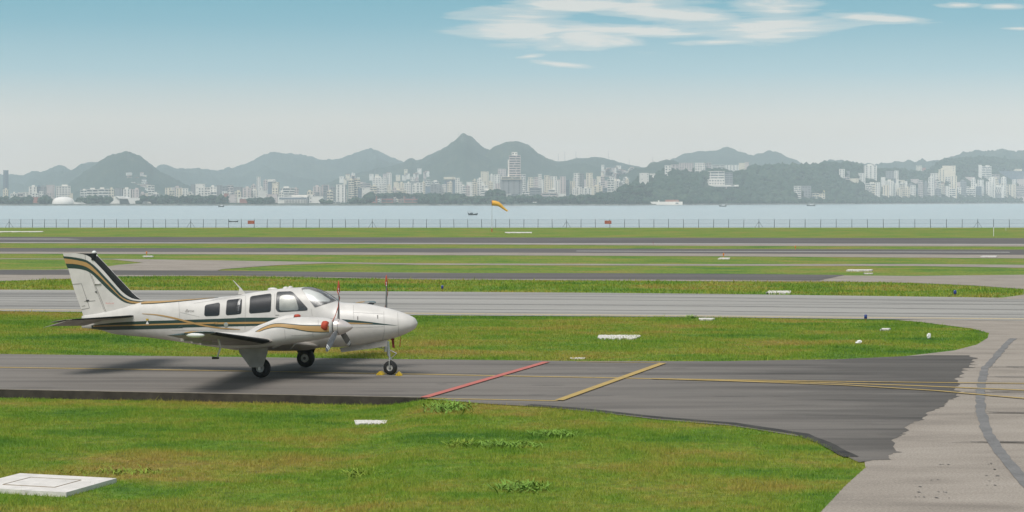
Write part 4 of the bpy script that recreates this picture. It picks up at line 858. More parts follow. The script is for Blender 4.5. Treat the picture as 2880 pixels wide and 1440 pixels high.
hill([(2200, 500), (2277, 472), (2296, 467.6), (2312, 458), (2336, 450), (2359, 450), (2382, 456), (2420, 461), (2466, 465), (2490, 460.6), (2525, 457), (2606, 458), (2629, 456), (2664, 450), (2690, 444), (2711, 432.6), (2734, 429), (2804, 428), (2818, 422), (2834, 422), (2846, 428), (2880, 425.6), (2980, 430)], 4700, 5600, M['hillfar'], 7, 9)
# wooded headland and city plain as one height function
FX, FY = PR([(-200, 2650), (1480, 2650), (1700, 2680), (1900, 2850), (2300, 3300), (2900, 4300), (3100, 4500)])
HX, HYP = PR([(1400, 562), (1480, 560), (1700, 556), (1765, 545), (1790, 520), (1810, 506), (1843, 505), (1854, 494), (1888, 479), (1985, 481), (2106, 479), (2125, 476), (2180, 474), (2260, 475), (2320, 468), (2375, 468), (2417, 469), (2431, 480), (2468, 480), (2515, 479), (2548, 482), (2583, 486), (2611, 484), (2639, 461), (2653, 455), (2695, 450), (2716, 446), (2800, 446), (2827, 452), (2880, 454), (3100, 456)])
def foot(px): return np.interp(px, FX, FY)
def tz(px, Y):
    px = np.asarray(px, float); Y = np.asarray(Y, float)
    f0 = foot(px); pl_ = -1.6 + 1.0 * np.clip((Y - f0) / 60, 0, 1) + 5 * np.clip((Y - f0) / 1500, 0, 1.5)
    W_ = 560.0; v = (Y - f0) / W_; yc = f0 + W_; zc = H + (HY - np.interp(px, HX, HYP)) / F * yc; zc = np.where(px < 1400, -2, zc)
    sh = np.where(v <= 1, np.sin(np.pi / 2 * np.clip((v - .07) / .93, 0, 1)) ** 1.15, 1 - .25 * np.clip(v - 1, 0, 2))
    return np.maximum(pl_, -1.6 + (zc + 1.6) * sh - 2.0)
U = np.arange(-160, 3040, 4.0); V = np.concatenate([np.linspace(0, .06, 3), np.linspace(.1, 1.2, 24), np.linspace(1.3, 2.6, 8)])
grid('far_shore', U, V, lambda u, v: ((u - CX) / F * (foot(u) + v * 560), foot(u) + v * 560, tz(u, foot(u) + v * 560)), M['hillnear'])
M['embank'] = mat('shore_embankment', (0.14, 0.145, 0.12), .95, nscale=.15, namt=.5)
u = np.arange(-160, 3040, 8.0); X0 = (u - CX) / F * (foot(u) - 3); Yq = foot(u) - 3
Vv = np.concatenate([np.stack([X0, Yq - 4, 0 * u - 3.6], 1), np.stack([X0, Yq, 0 * u - 1.2 + .25 * np.sin(u * .7)], 1), np.stack([X0 * 1.003, Yq + 9, 0 * u - 1.1], 1)]); n_u = len(u)
fc = np.array([(k * n_u + i, k * n_u + i + 1, (k + 1) * n_u + i + 1, (k + 1) * n_u + i) for k in range(2) for i in range(n_u - 1)]); fastmesh('shore_embankment', Vv, fc, M['embank'])['kind'] = 'structure'
def hit(px, py):
    Y = np.arange(float(foot(px)) + 15, 6500, 6.0); zz = H + (HY - py) / F * Y; k = np.nonzero(tz(px, Y) >= zz)[0]
    return float(Y[k[0]]) if len(k) else None
# ---------------------------------------------------------------- buildings
CROPS = {1: (0, 420, 5.367), 2: (480, 420, 5.367), 3: (960, 420, 5.367), 4: (1360, 400, 5.367), 5: (1780, 420, 5.367), 6: (2180, 420, 7.156), 7: (2520, 420, 7.156)}
BC = {'w': ((.84, .79, .71), 'white'), 'c': (((.78, .69, .54)), 'cream'), 'p': ((.64, .54, .50), 'pinkish'), 'g': ((.30, .30, .30), 'grey'), 'b': ((.16, .20, .25), 'blue grey'), 'r': ((.42, .14, .10), 'red'), 't': ((.36, .27, .22), 'brown'), 'y': ((.60, .50, .24), 'yellowish')}
BM = {k: mat('facade_' + v[1].replace(' ', '_'), v[0], .85, nscale=.12, namt=.10) for k, v in BC.items()}
M['win'] = mat('distant_window_glass', (0.07, 0.085, 0.10), .3); M['win2'] = mat('distant_window_shade', (0.22, 0.22, 0.22), .7); M['roof'] = mat('terracotta_roof', (.34, .14, .09), .9)
ST = {'h': 'banded', 'v': 'ribbed', 'g': 'many-windowed', 'p': 'plain'}
ROWS = """1 50 320 122 600 b v|1 45 585 120 750 c v|1 160 670 262 750 w g|1 270 655 332 742 w v|1 342 650 430 745 w v|1 437 540 552 735 w v|1 556 540 612 730 b h|1 612 540 700 748 g v|1 702 540 832 748 p p|1 840 532 1070 735 w g|1 1045 665 1100 735 c p|1 480 725 640 792 r p|1 1212 595 1312 690 w h|1 1302 580 1482 768 w h|1 1484 575 1640 768 w h|1 1642 575 1720 745 c g|1 1724 590 1850 720 g v|1 1852 575 1980 740 w v|1 1982 582 2105 740 p v|1 2107 640 2202 725 p v|1 2204 640 2322 720 c v|1 2324 690 2400 720 w p
2 -12 582 38 722 w v|2 82 592 176 725 c v|2 178 590 262 735 w v|2 40 552 178 640 p v|2 240 665 340 715 w p|2 308 535 372 705 g v|2 374 525 516 715 w p|2 517 580 594 725 w h|2 596 542 692 730 w v|2 693 545 780 718 g v|2 782 560 858 690 g g|2 858 545 944 675 p h|2 946 575 994 695 g v|2 996 572 1090 728 g v|2 1092 560 1210 728 p v|2 1212 592 1292 725 w v|2 1214 520 1290 600 p g|2 1300 415 1356 560 w v|2 1400 450 1462 575 p g|2 1342 630 1468 725 w p|2 802 670 870 765 r p|2 872 682 992 765 p p|2 1050 752 1240 805 r p|2 1000 728 1330 752 w p|2 1432 682 1612 745 p p|2 1672 560 1890 715 w h|2 2062 712 2320 805 w p|2 2150 540 2262 705 p v|2 2280 540 2402 700 p v|2 2405 552 2486 712 g g|2 2490 535 2640 738 w v|2 2350 795 2576 832 w h
3 190 497 460 548 p h|3 250 590 308 705 b h|3 310 582 462 695 w p|3 465 405 688 580 w g|3 690 365 760 560 w v|3 470 582 702 645 w h|3 790 495 860 605 c p|3 862 490 942 605 c v|3 945 512 1036 605 w g|3 700 592 1000 640 c h|3 1045 417 1102 485 w g|3 1110 417 1165 485 p g|3 1030 482 1182 575 g v|3 1240 462 1350 548 w h|3 1352 466 1475 548 w h|3 1120 577 1262 645 c h|3 1200 572 1380 625 b p|3 1382 572 1545 645 c g|3 1760 532 1888 615 w h|3 1890 495 1980 600 w p|3 1982 502 2050 600 c v|3 2052 492 2148 615 w p|3 2110 337 2232 500 c p|3 2150 482 2238 605 c v|3 2240 367 2300 490 w v|3 2302 382 2402 505 w g|3 2352 297 2492 430 p g|3 430 712 540 795 r g|3 605 707 780 765 r h|3 860 712 945 775 t g|3 947 712 1192 755 r h|3 1195 702 1262 772 w h|3 1640 670 1672 755 w p|3 1420 682 1520 705 w p|3 1740 692 1802 745 w h
4 -60 700 140 810 w h|4 142 702 308 740 w p|4 310 722 418 805 w h|4 420 717 522 805 g h|4 582 602 660 730 g v|4 662 562 734 700 w v|4 736 547 820 695 w v|4 822 562 944 735 w v|4 946 522 1010 695 p v|4 1012 517 1110 695 w v|4 1112 562 1190 695 p p|4 1194 545 1290 785 b h|4 1345 522 1460 610 c h|4 1462 562 1560 610 p p|4 582 742 682 805 w h|4 692 692 870 805 g h|4 872 772 1116 835 p h|4 962 692 1180 775 w h|4 1118 782 1245 835 w p|4 1342 682 1400 805 w v|4 1402 682 1482 805 w v|4 1502 672 1640 822 w v|4 1562 537 1700 690 p g|4 1702 517 1816 610 c p|4 1642 642 1800 785 c v|4 1802 582 1902 705 p p|4 1804 692 1908 785 b h|4 1910 532 1984 785 w v|4 1986 562 2112 785 w v|4 2106 520 2196 645 w h|4 742 852 862 882 w h
5 110 360 250 545 w p|5 252 367 336 485 w p|5 110 545 320 568 r h|5 482 247 580 405 w g|5 582 232 698 305 p g|5 700 207 920 322 p g|5 922 207 1100 352 w g|5 1102 207 1180 305 p h|5 1182 237 1400 295 w h|5 1402 237 1600 325 w v|5 1602 207 1694 310 c p|5 1696 197 1752 305 p p|5 1365 727 1550 770 w p|5 1650 757 2050 805 w h|5 500 597 600 617 p p|5 590 662 690 690 w p|5 690 622 750 655 w p
6 375 742 528 990 w h|6 530 740 725 980 g g|6 742 887 890 990 c h|6 835 835 1005 895 y g|6 892 897 1006 992 c g|6 1292 402 1400 575 w v|6 1402 440 1500 575 g g|6 1342 560 1500 612 p h|6 1477 590 1682 668 c p|6 1687 482 1830 665 w v|6 1800 300 2052 605 w v|6 1812 662 2050 875 w h|6 2052 672 2140 845 g v|6 2132 562 2218 770 w p|6 2222 442 2400 605 g g|6 2402 432 2482 605 w v|6 2220 608 2388 915 w g|6 2390 608 2430 945 b h|6 2432 608 2488 865 w p|6 2050 917 2100 942 w p|6 2130 907 2200 932 w p
7 50 662 178 835 w h|7 52 622 178 660 c p|7 180 642 230 840 w p|7 232 682 388 905 g h|7 290 602 470 690 p p|7 390 782 470 905 b h|7 400 332 520 445 c g|7 530 372 600 435 r p|7 702 482 860 625 w g|7 862 382 988 655 c v|7 930 332 1202 625 c p|7 652 632 758 735 w p|7 760 642 900 705 w h|7 632 772 790 945 w h|7 792 772 910 945 g h|7 912 672 980 905 t p|7 1060 702 1202 765 w p|7 1032 767 1200 950 w h|7 1202 782 1250 945 b h|7 1202 662 1310 755 p p|7 1392 562 1590 635 p p|7 1462 772 1610 945 w h|7 1612 752 1720 945 b h|7 1512 692 1700 765 w p|7 1662 317 1728 585 w p|7 1730 322 1920 595 w h|7 1842 512 2080 605 p h|7 1832 602 2230 725 b v|7 2062 442 2576 605 b g|7 2182 742 2620 955 p h|7 2432 602 2620 740 p p|7 980 555 1100 660 w g|7 1310 640 1390 700 r p|7 2240 395 2540 440 c p"""
CL = [(0, 235, 'by the white dome'), (235, 470, 'around the swooping white theatre'), (470, 650, 'between theatre and colonnaded hall'), (650, 960, 'around the white colonnaded hall'), (960, 1190, 'above the red brick waterfront'), (1190, 1405, 'just left of the tallest tower'), (1405, 1600, 'just right of the tallest tower'), (1600, 1780, 'left of the wooded headland'), (1780, 2140, 'on the wooded headland'), (2140, 2440, 'beside the wooded headland'), (2440, 2645, 'on the shore right of the headland'), (2645, 2700, 'below the plain cream block'), (2700, 3000, 'at the far right shore')]
ORD = ['first', 'second', 'third', 'fourth', 'fifth', 'sixth', 'seventh', 'eighth', 'ninth', 'tenth', 'eleventh', 'twelfth', 'thirteenth', 'fourteenth', 'fifteenth', 'sixteenth', 'seventeenth', 'eighteenth', 'nineteenth', 'twentieth', 'twenty-first', 'twenty-second', 'twenty-third', 'twenty-fourth', 'twenty-fifth', 'twenty-sixth', 'twenty-seventh', 'twenty-eighth']
blist = []
for ln in ROWS.replace('\n', '|').split('|'):
    q = ln.split(); c, x0, y0, x1, y1 = [int(v) for v in q[:5]]; ox, oy, s_ = CROPS[c]
    blist.append([ox + x0 / s_, oy + y0 / s_, ox + x1 / s_, oy + y1 / s_, q[5], q[6], c])
rq = random.Random(77)
def infill(a, b, n, yt0, yt1, yb0, yb1, crop):
    for k in range(n):
        x = a + (b - a) * (k + rq.uniform(.1, .9)) / n; w_ = rq.uniform(9, 19); blist.append([x, rq.uniform(yt0, yt1), x + w_, rq.uniform(yb0, yb1), rq.choice('wwwccpg'), rq.choice('hvgg'), crop])
infill(20, 140, 6, 536, 550, 562, 566, 4); infill(400, 960, 24, 520, 542, 552, 558, 4); infill(960, 1200, 14, 500, 530, 548, 556, 4); infill(1200, 1400, 12, 494, 520, 545, 552, 4)
infill(1460, 1760, 20, 486, 512, 540, 552, 4); infill(2445, 2600, 11, 500, 530, 548, 556, 7); infill(2600, 2880, 24, 492, 530, 540, 556, 7)
RECTS = []
def facade(mb, W_, D_, Hh, style, rr):
    """body plus openings; local frame: front faces -y, base at z=0"""
    mb.box((0, D_ / 2, Hh / 2 - 10), (W_, D_, Hh + 20), m=0)
    fl = 3.4; nf = max(1, int(Hh / fl)); fh = Hh / nf; e = .18
    def rect(x0, x1, z0, z1, m):
        mb.add([(x0, -e, z0), (x1, -e, z0), (x1, -e, z1), (x0, -e, z1), (x0, 0, z0), (x1, 0, z0), (x1, 0, z1), (x0, 0, z1)], [(0, 1, 2, 3), (3, 2, 6, 7), (0, 4, 5, 1), (0, 3, 7, 4), (1, 5, 6, 2)], m)
    def side(y0, y1, z0, z1, m):
        for sx in (-1, 1):
            X = sx * (W_ / 2 + e); mb.add([(X, y0, z0), (X, y1, z0), (X, y1, z1), (X, y0, z1)], [(0, 1, 2, 3)], m)
    if style == 'h':
        for k in range(nf):
            z0 = k * fh + fh * .30; z1 = k * fh + fh * .80; cx = rr.uniform(-.15, .15) * W_
            rect(-W_ * .46, cx - .4, z0, z1, 1); rect(cx + .6, W_ * .46, z0, z1, 1); side(D_ * .1, D_ * .9, z0, z1, 2)
    elif style == 'v':
        nc = max(2, int(W_ / 7))
        for c in range(nc):
            xc = -W_ / 2 + (c + .5) * W_ / nc; w_ = W_ / nc * (.22 if c % 2 else .34)
            for k in range(nf): rect(xc - w_ / 2, xc + w_ / 2, k * fh + .5, k * fh + fh - .6, 1 if c % 2 else 2)
        for k in range(nf): side(D_ * .3, D_ * .6, k * fh + .9, k * fh + fh - .8, 2)
    elif style == 'g':
        nc = max(2, int(W_ / 4.2))
        for k in range(nf):
            for c in range(nc):
                xc = -W_ / 2 + (c + .5) * W_ / nc; w_ = W_ / nc * .5; rect(xc - w_ / 2, xc + w_ / 2, k * fh + fh * .28, k * fh + fh * .75, 1 if rr.random() < .7 else 2)
            side(D_ * .2, D_ * .8, k * fh + fh * .35, k * fh + fh * .7, 2)
    else:
        for k in range(nf):
            if rr.random() < .8: rect(W_ * .30, W_ * .38, k * fh + fh * .3, k * fh + fh * .7, 2)
            if rr.random() < .5: rect(-W_ * .38, -W_ * .30, k * fh + fh * .3, k * fh + fh * .7, 2)
def bld(x0, y0, x1, y1, col, style, crop, label, cat='building', Y=None, rnd=None):
    rr = rnd or random.Random(int(x0 * 31 + y0 * 7)); pc = (x0 + x1) / 2
    if Y is None:
        Y = hit(pc, y1) if crop >= 5 else None
        if Y is None: Y = float(foot(pc)) + 60 + max(0, 576 - y1) * (16 if crop < 5 else 14)
        if crop >= 5 and Y > foot(pc) + 1400: Y = float(foot(pc)) + 700
        if y0 < 495 and crop == 4 and False: pass
    Xc = (pc - CX) / F * Y; Wt = (x1 - x0) / F * Y; zt_ = H + (HY - y0) / F * Y; zb_ = H + (HY - y1) / F * Y
    gz_ = float(tz(pc, Y)); zb_ = min(zb_, max(gz_, zb_ - 30)) if crop < 5 else zb_
    if crop < 5: zb_ = gz_
    th = R(rr.uniform(-14, 14)) if Wt > 12 else 0; D_ = min(16, Wt * .7); W_ = (Wt - D_ * abs(math.sin(th))) / math.cos(th)
    Hh = zt_ - zb_
    pent = rr.random() < .55 and style != 'p' and Hh > 15
    if pent: Hh -= 2.6
    mb = MB(); facade(mb, W_, D_, Hh, style, rr)
    if pent: mb.box((rr.uniform(-.15, .15) * W_, D_ / 2, Hh + 1.3), (W_ * .4, D_ * .5, 2.6), m=0)
    mb.box((0, D_ / 2, Hh + .25), (W_ + .5, D_ + .5, .5), m=0 if col != 'r' else 3)
    nm = 'tower_block' if Hh > 30 else ('low_building' if Hh < 11 else 'apartment_building')
    o = mb.build(nm, [BM[col], M['win'], M['win2'], M['roof']], loc=(Xc, Y, zb_)); o.rotation_euler = (0, 0, th - math.atan2(Xc, Y) * .6)
    RECTS.append((x0, y0, x1, y1, Y)); return tag(o, label, cat, 'buildings across the bay')
bysec = {}
for b in blist:
    pc = (b[0] + b[2]) / 2
    for i, (a, z_, ph) in enumerate(CL):
        if a <= pc < z_ or (i == 0 and pc < 0): bysec.setdefault(i, []).append(b); break
for i, L_ in bysec.items():
    sub = {}
    for b in sorted(L_, key=lambda q: (q[0] + q[2]) / 2):
        hh = b[3] - b[1]; sz = 'tall' if hh > 30 else ('low' if hh < 12 else 'mid-height'); sub.setdefault((sz, BC[b[4]][1], ST[b[5]]), []).append(b)
    for (sz, cn_, st_), G in sub.items():
        for k, b in enumerate(G):
            where = CL[i][2]; lab = '%s %s %s building %s' % (sz, cn_, st_, where)
            if len(G) > 1: lab += ', %s from the left' % ORD[k]
            bld(*b, lab)
# landmark: the tallest tower with its podium
Y = 2900; e_ = empty('skyscraper', at(1449, 560, Y), 0, 'tallest tower across the bay, pinkish slab rising above a glassy podium', 'skyscraper'); e_.location.z = float(tz(1449, Y))
def part(name, x0, y0, x1, y1, dd, matl, parent, D_=18, style='p', bot_=None):
    X0_, _, zt_ = at(x0, y0, Y); X1_, _, zb_ = at(x1, y1, Y); c = parent if parent.type == 'EMPTY' else parent.parent; mb = MB(); Wd = X1_ - X0_
    m2 = MB(); facade(m2, Wd, D_, zt_ - zb_, style, random.Random(5)); v = [(p[0] + (X0_ + X1_) / 2 - c.location.x, p[1] + dd, max(p[2], 0) + zb_ - c.location.z) for p in m2.v]; m2.v = v
    return m2.build(name, [matl, M['win'], M['win2']], parent)
def c4(x, y): return 1360 + x / 5.367, 400 + y / 5.367
part('tower_shaft', *c4(385, 197), *c4(560, 600), 0, BM['p'], e_, 18, 'h')
part('side_wing', *c4(366, 262), *c4(385, 600), 2, BM['w'], e_, 14, 'p')
part('podium_cornice', *c4(268, 520), *c4(566, 562), -6, BM['c'], e_, 30, 'h')
part('podium', *c4(258, 566), *c4(582, 780), -4, BM['g'], e_, 26, 'v')
part('roof_plant_room', *c4(425, 148), *c4(510, 197), 3, BM['w'], e_, 8, 'g')
# blue and cream tower (left of centre)
def c2(x, y): return 480 + x / 5.367, 420 + y / 5.367
Y = 3150; e_ = empty('office_tower', at(c2(1540, 0)[0], 560, Y), 0, 'narrow tower split dark blue and cream under a pale overhanging cap', 'office tower'); e_.location.z = float(tz(760, Y))
part('glass_shaft', *c2(1470, 490), *c2(1530, 760), 0, BM['b'], e_, 16, 'p'); part('cream_shaft', *c2(1531, 497), *c2(1625, 760), .6, BM['c'], e_, 16, 'p'); part('roof_cap', *c2(1462, 452), *c2(1577, 489), -1, BM['w'], e_, 18, 'p')
# dark tower with cream crown
def c3(x, y): return 960 + x / 5.367, 420 + y / 5.367
Y = 3250; e_ = empty('office_tower', at(c3(1635, 0)[0], 560, Y), 0, 'dark grey blue tower with a detached cream crown, left of the tallest tower', 'office tower'); e_.location.z = float(tz(1264, Y))
part('dark_shaft', *c3(1556, 456), *c3(1722, 740), 0, BM['b'], e_, 18, 'v'); part('cream_crown', *c3(1546, 417), *c3(1714, 452), -1, BM['c'], e_, 20, 'p')
# colonnaded hall
Y = 2740; e_ = empty('colonnaded_hall', at(822, 560, Y), 0, 'long white waterfront hall with a dark band and a row of white columns', 'hall'); e_.location.z = float(tz(822, Y))
part('hall_wall', *c2(1615, 712), *c2(2060, 832), 0, BM['w'], e_, 30, 'p'); part('dark_band', *c2(1640, 728), *c2(2052, 752), -.6, BM['b'], e_, 2, 'p'); part('glazed_porch', *c2(1720, 754), *c2(2050, 828), -.5, M['win2'], e_, 1, 'p'); part('flat_roof', *c2(1820, 688), *c2(2140, 711), 4, BM['w'], e_, 20, 'p')
for k in range(14):
    xk = 1728 + k * 23; part('column', *c2(xk, 756), *c2(xk + 10, 828), -2.2, BM['w'], e_, 1.2, 'p')
# terraced hotel on the headland
def c5(x, y): return 1780 + x / 5.367, 420 + y / 5.367
Y = hit(c5(1300, 0)[0], c5(0, 590)[1]) or 3100; e_ = empty('terraced_hotel', at(c5(1300, 0)[0], c5(0, 590)[1], Y), 0, 'terraced pale hotel stepping down the dark wooded headland', 'hotel')
part('balcony_block', *c5(1178, 335), *c5(1394, 450), 12, BM['w'], e_, 20, 'h'); part('balcony_block', *c5(1150, 450), *c5(1394, 540), 6, BM['w'], e_, 24, 'g'); part('rear_wing', *c5(1396, 345), *c5(1520, 545), 14, BM['g'], e_, 16, 'h'); part('entrance_terrace', *c5(1040, 535), *c5(1600, 562), 2, BM['w'], e_, 16, 'p'); part('lower_floor', *c5(1050, 564), *c5(1420, 592), 3, BM['p'], e_, 14, 'h'); part('roof_slab', *c5(1160, 326), *c5(1400, 334), 11, BM['w'], e_, 22, 'p')
RECTS.append((*c5(1040, 330), *c5(1600, 592), Y + 40))
# white fort on the water's edge
Y = 2800; e_ = empty('waterfront_fort', at(c5(485, 0)[0], 575, Y), 0, 'low white walled fort at the water below the headland', 'fort')
part('sea_wall', *c5(220, 790), *c5(750, 838), 0, BM['w'], e_, 20, 'p'); part('red_roofed_house', *c5(500, 762), *c5(700, 792), 8, M['roof'], e_, 8, 'p'); part('turret', *c5(222, 770), *c5(245, 792), 1, BM['w'], e_, 3, 'p'); part('small_house', *c5(385, 768), *c5(402, 792), 3, BM['w'], e_, 3, 'p')
RECTS.append((*c5(220, 760), *c5(750, 838), Y + 40))
# lattice-fronted hall at far right
def c7(x, y): return 2520 + x / 7.156, 420 + y / 7.156
Y = float(foot(c7(2000, 0)[0])) + 90; e_ = empty('lattice_hall', at(c7(2000, 0)[0], c7(0, 975)[1], Y), 0, 'white hall with slanting lattice ribs on its front, far right waterfront', 'hall')
part('hall_wall', *c7(1830, 770), *c7(2170, 975), 0, BM['g'], e_, 26, 'p'); part('roof_edge', *c7(1900, 722), *c7(2175, 768), -1, BM['w'], e_, 26, 'p'); part('end_wall', *c7(2120, 770), *c7(2175, 975), -2, BM['w'], e_, 6, 'p')
for k in range(7):
    a_ = at(*c7(1832 + k * 42, 775), Y - 1.5); b_ = at(*c7(1870 + k * 42, 890), Y - 1.5); mb = MB(); mb.tube([a_[i] - e_.location[i] for i in range(3)], [b_[i] - e_.location[i] for i in range(3)], 1.0, 1.0, 4); mb.build('slanting_rib', BM['w'], e_)
RECTS.append((*c7(1830, 722), *c7(2175, 960), Y + 40))
# white dome museum and theatre
def c1(x, y): return x / 5.367, 420 + y / 5.367
Y = 2690; bx, _, bz = at(*c1(957, 825), Y); e_ = empty('dome_museum', (bx, Y, bz), 0, 'white half-dome building standing on the shore at the left', 'museum')
rx = (1130 - 785) / 5.367 / 2 / F * Y; rz = (825 - 715) / 5.367 / F * Y; mb = MB(); prof = []
rings = [[(rx * math.cos(t_ * math.pi / 24) ** .8 * math.cos(a), rx * .9 * math.cos(t_ * math.pi / 24) ** .8 * math.sin(a), rz * math.sin(t_ * math.pi / 24) ** .95 if t_ else 0) for a in [2 * math.pi * i / 32 for i in range(32)]] for t_ in range(0, 12)]
M['concretewhite'] = mat('white_concrete', (.80, .76, .70), .8, nscale=.2, namt=.05)
mb.loft(rings); mb.build('dome', M['concretewhite'], e_, True, angle=60)
mb = MB(); x1_ = at(*c1(1310, 820), Y)[0] - bx; mb.add([(rx * .8, -3, rz * .32), (x1_ * .8, -6, rz * .28), (x1_, -6, 0), (rx * .7, -3, 0), (rx * .8, 1, rz * .32), (x1_ * .8, -2, rz * .28), (x1_, -2, 0), (rx * .7, 1, 0)], [(0, 1, 2, 3), (7, 6, 5, 4), (0, 4, 5, 1), (1, 5, 6, 2), (3, 2, 6, 7), (0, 3, 7, 4)]); mb.build('entrance_ramp', M['concretewhite'], e_)
bx, _, bz = at(*c1(1960, 820), Y); e_ = empty('theatre', (bx, Y, bz), 0, 'white swooping theatre with a sagging roof and sloped right wall', 'theatre')
def extr(name, pts, y0, y1, m_):
    P = [(at(*c1(*p), Y)[0] - bx, at(*c1(*p), Y)[2] - bz) for p in pts]; n = len(P); mb = MB(); mb.add([(x, y0, z_) for x, z_ in P] + [(x, y1, z_) for x, z_ in P], [tuple(range(n)), tuple(range(2 * n - 1, n - 1, -1))] + [(i, (i + 1) % n, n + (i + 1) % n, n + i) for i in range(n)]); return mb.build(name, m_, e_)
extr('left_wall', [(1655, 820), (1715, 770), (1722, 712), (1804, 708), (1806, 822)], 0, 22, BM['w']); extr('sagging_roof', [(1740, 706), (1830, 712), (1890, 718), (1930, 745), (1870, 748), (1800, 742)], -2, 24, M['concretewhite'])
extr('right_wall', [(1925, 735), (2095, 735), (2140, 760), (2195, 800), (2190, 822), (1965, 822)], -2, 22, M['concretewhite']); extr('glazed_foyer', [(1806, 752), (1935, 745), (1962, 822), (1806, 822)], 4, 18, M['win2']); extr('side_canopy', [(2150, 778), (2270, 795), (2350, 815), (2195, 820)], 2, 14, BM['w'])
# hillside cottages
rr = random.Random(21)
def cottage(px, py, Y, lab, grp):
    wc, rc = rr.choice('wwcpw'), rr.choice(['terracotta', 'grey', 'white']); lab = lab % (BC[wc][1], rc)
    X_, _, z_ = at(px, py, Y); w_ = rr.uniform(6, 11); h_ = rr.uniform(4, 7); mb = MB(); mb.box((0, 0, h_ / 2 - 4), (w_, 7, h_ + 8)); mb.box((0, 0, h_ + .4), (w_ + .8, 7.8, .8), m=1); mb.box((w_ * rr.uniform(-.2, .2), -3.6, h_ * .55), (1.6, .3, 1.6), m=2)
    tag(mb.build('hillside_house', [BM[wc], {'terracotta': M['roof'], 'grey': BM['g'], 'white': BM['w']}[rc], M['win']], loc=(X_, Y, z_)), lab, 'house', grp)
pts = [(rr.uniform(365, 415) + (py - 515) * .5, py) for py in [rr.uniform(492, 536) for _ in range(26)]]
for k, (px, py) in enumerate(sorted(pts)): cottage(px, py, 4480 - (py - 490) * 5, '%s house, %s roof, on dome hill flank, ' + ORD[k] + ' from the left', 'houses on the dome hill')
for k, px in enumerate(sorted(rr.uniform(1690, 1778) for _ in range(28))): cottage(px, rr.uniform(468 + (px - 1690) * .1, 503), 4500, '%s house, %s roof, on slope right of tallest tower, ' + ORD[k] + ' from the left', 'houses on the right slope')
for k, px in enumerate(sorted(rr.uniform(950, 1220) for _ in range(22))): cottage(px, rr.uniform(492, 512) - (px - 950) * .06, 4500, '%s house, %s roof, at foot of pointed peak, ' + ORD[k] + ' from the left', 'houses below the pointed peak')
# radio masts
for (px, y0, y1, Y, lab) in [(1290, 371, 390, 5450, 'thin radio mast just left of the pointed peak'), (1570.6, 432, 456, 5250, 'thin mast in the saddle, left one of the pair'), (1588.8, 426, 456, 5250, 'taller mast in the saddle, right one of the pair'), (1619.6, 425, 449, 5250, 'mast on the ridge right of the saddle pair'), (1711.8, 425, 449, 5250, 'mast on the ridge above the scattered houses'), (1770, 448, 467, 5250, 'short mast low on the ridge left of the headland'), (1836, 441, 461, 4450, 'mast on the darker knoll above the headland'), (2045, 408, 426, 6250, 'mast on top of the broad far hill'), (2082, 416, 436, 6250, 'slim mast right of the broad hilltop')]:
    a_ = at(px, y1, Y); b_ = at(px, y0, Y); mb = MB(); h_ = b_[2] - a_[2]
    for dx_ in (-1, 1): mb.tube((dx_ * 1.0, 0, -6), (dx_ * .2, 0, h_), .22, .12, 4)
    for k in range(6): z_ = h_ * k / 6; w_ = 1.0 - .8 * k / 6; mb.tube((-w_, 0, z_), (w_ * .85, 0, z_ + h_ / 6), .1, .1, 4)
    tag(mb.build('radio_mast', BM['g'], loc=a_), lab, 'radio mast', 'masts on the ridges')

# woods: crowns built from jittered clumps
M['leaf'] = hillmat('distant_foliage', (0.010, 0.030, 0.018), (0.024, 0.050, 0.028), (0.055, 0.080, 0.040), .09)
import bmesh
bm = bmesh.new(); bmesh.ops.create_icosphere(bm, subdivisions=2, radius=1.0); bm.verts.ensure_lookup_table(); ICOV = np.array([v.co[:] for v in bm.verts]); ICOF = np.array([[v.index for v in f.verts] for f in bm.faces]); bm.free()
bm = bmesh.new(); bmesh.ops.create_icosphere(bm, subdivisions=1, radius=1.0); bm.verts.ensure_lookup_table(); IC1V = np.array([v.co[:] for v in bm.verts]); IC1F = np.array([[v.index for v in f.verts] for f in bm.faces]); bm.free()
def woods(name, C_, Rr, label, jit=.28, fine=False):
    IV, IF = (ICOV, ICOF) if fine else (IC1V, IC1F)
    C_ = np.asarray(C_, float); n = len(C_); Rr = np.asarray(Rr, float)
    k = 1 + jit * RNG.normal(size=(n, len(IV))); V = C_[:, None, :] + IV[None] * (Rr[:, None] * k)[:, :, None] * np.array([1.1, 1.0, .82])
    Fc = (IF[None] + (np.arange(n) * len(IV))[:, None, None]).reshape(-1, 3)
    return tag(fastmesh(name, V.reshape(-1, 3), Fc, M['leaf']), label, 'trees', kind='stuff')
C_ = []; Rr = []
n = 9000; pxs = RNG.uniform(1770, 2930, n); v = RNG.uniform(.02, 1.08, n) ** .9; Ys = foot(pxs) + v * 560; zs = tz(pxs, Ys)
for px, Y_, z_ in zip(pxs, Ys, zs):
    r_ = RNG.uniform(3.0, 7.5) * (1 + .35 * (RNG.random() < .08)) * (.7 if px > 2420 else 1); zc_ = z_ + r_ * .55; py = HY - (zc_ + r_ * .7 - H) / Y_ * F; bad = False
    for (x0, y0, x1, y1, Yb) in RECTS:
        if Y_ < Yb + 12 and x0 - 2.5 < px < x1 + 2.5 and y0 - 3 < py < y1 - max(1.0, (y1 - y0) * .05): bad = True; break
    if px > 2425 and py > 476 and RNG.random() < .45: bad = True
    if 2235 < px < 2292 and 478 < py < 508 and RNG.random() < .85: bad = True
    if not bad: C_.append(((px - CX) / F * Y_, Y_, zc_)); Rr.append(r_)
woods('headland_woods', C_, Rr, 'dark dense woods covering the headland on the right shore')
C_ = []; Rr = []
